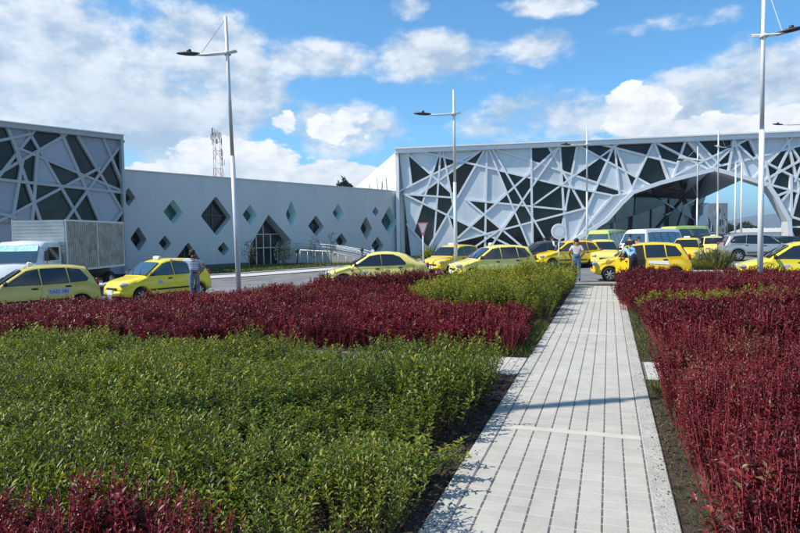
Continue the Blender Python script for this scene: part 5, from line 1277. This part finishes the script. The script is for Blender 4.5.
grass_in(vline_near + vline_far, 26000, .16, .05, 'verge_grass', 'short sunlit grass before the terminal wall', m_blade)
grass_in([uv(1.5, VR + .02), uv(1.5, VR + .45), uv(8.1, VR + .40), uv(8.1, VR + .02)], 2600, .055, .006, 'path_edge_weeds', 'sparse weeds between kerb and red shrubs', m_blade, .9, -.02)
grass_in([uv(9.4, VR + .02), uv(9.4, VR + .5), uv(20, VR + .35), uv(20, VR + .02)], 5000, .12, .010, 'path_edge_weeds', 'green weeds along the far right kerb', m_blade, .7, -.02)
grass_in([uv(9.25, VL - .02), uv(9.25, VL - 1.2), uv(9.5, VL - 1.2), uv(12.8, VL - .5), uv(12.8, VL - .02)], 3500, .14, .010, 'path_edge_weeds', 'green weeds at the foot of the red hedge', m_blade, .7, -.02)
# weed clumps, litter and clods along the path
for (u_, v_, hh, n, lb) in ((3.55, VR + .17, .13, 60, 'bright green weed clump at the bottom right kerb'), (7.6, VR + .12, .22, 50, 'wispy weed leaning over the kerb near the cross path'), (5.4, VR + .22, .10, 40, 'small weed clump beside the middle of the right kerb')):
    x, y = uv(u_, v_); P = np.stack([x + rng.normal(0, .03, n), y + rng.normal(0, .03, n), np.full(n, -.02)], 1); V, t_ = blades(P, hh * rng.uniform(.5, 1.2, n), .012, .7)
    tag(link('weed_clump', mesh_from_leaves('weed_clump', V, t_), m_blade), lb, 'weed', 'weeds beside the kerb')
mb = MB()
for i in range(1500):
    if i % 3: u_, v_ = random.uniform(2.3, 8.0), random.uniform(-1.75, VL - .01)
    else: u_, v_ = random.uniform(2.3, 8.2), random.uniform(VR + .02, VR + .6)
    x, y = uv(u_, v_); s_ = random.uniform(.006, .028); mb.ell((x, y, -.02 + s_ * .2), (s_, s_ * random.uniform(.6, 1), s_ * .6), 5, 3)
for i in range(420):
    u_ = random.uniform(2.5, 9); v_ = VL + abs(random.gauss(0, .09)) if i % 2 else VR - abs(random.gauss(0, .07))
    x, y = uv(u_, v_); s_ = random.uniform(.002, .008); mb.ell((x, y, .003 + s_ * .3), (s_, s_ * random.uniform(.6, 1), s_ * .6), 5, 3)
tag(mb.build('soil_clods', m_soil), 'dark soil clods at the foot of the bushes', None, None, 'stuff')
m_litter = leaf_mat('dry_leaf', [(0, (.08, .05, .03)), (1, (.22, .13, .06))], .1, .7, .2)
n = 900; uu = rng.uniform(2.3, 20, n); vv = np.where(rng.random(n) < .55, VL + .02 - rng.exponential(.22, n), VR - .03 + rng.exponential(.2, n)); P = np.array([(*uv(a, b_), .006 + gz(*uv(a, b_))) for a, b_ in zip(uu, vv)])
D = rng.normal(size=(n, 3)); D[:, 2] *= .1; Nn = rng.normal(size=(n, 3)) * .2; Nn[:, 2] = 1
V, t_ = leaf_mesh('l', P, D, Nn, .035 * rng.uniform(.5, 1.2, n), .016, rng.uniform(0, 1, n)); tag(link('leaf_litter', mesh_from_leaves('leaf_litter', V, t_), m_litter), 'dry leaf litter along the path edges', None, None, 'stuff')
# saplings by the wall
for px, Y, hh, lb in ((249, 41, 2.0, 'thin sapling left of the diamond entrance'), (283, 43, 1.9, 'dark leafy bush before the diamond entrance'), (314, 44, 2.2, 'thin bare sapling in front of the ramp, left of two'), (331, 44.5, 2.4, 'thin bare sapling in front of the ramp, right of two')):
    x, y = spot(px, Y); small_tree('sapling', (x, y, -.3), hh, .75 if px == 283 else .6, lb, 420 if px == 283 else 130, .16, 'sapling', 'saplings on the verge', trunk_r=.035)

# ------------------------------------------------------------------ haze
hz_ = MB().box(-8900, 8900, -1900, 9500, -1.4, 260).build('haze', None); tag(hz_, 'thin bluish air between the terminal and the mountains', None, None, 'stuff')
mh = bpy.data.materials.new('haze'); mh.use_nodes = True; ns, lk = nodes(mh); ns.clear(); ov = ns.new('ShaderNodeOutputMaterial'); pv = ns.new('ShaderNodeVolumePrincipled'); lk.new(pv.outputs[0], ov.inputs['Volume'])
pv.inputs['Color'].default_value = (.72, .86, 1, 1); pv.inputs['Density'].default_value = .00022; pv.inputs['Anisotropy'].default_value = .3
hz_.data.materials.clear(); hz_.data.materials.append(mh)
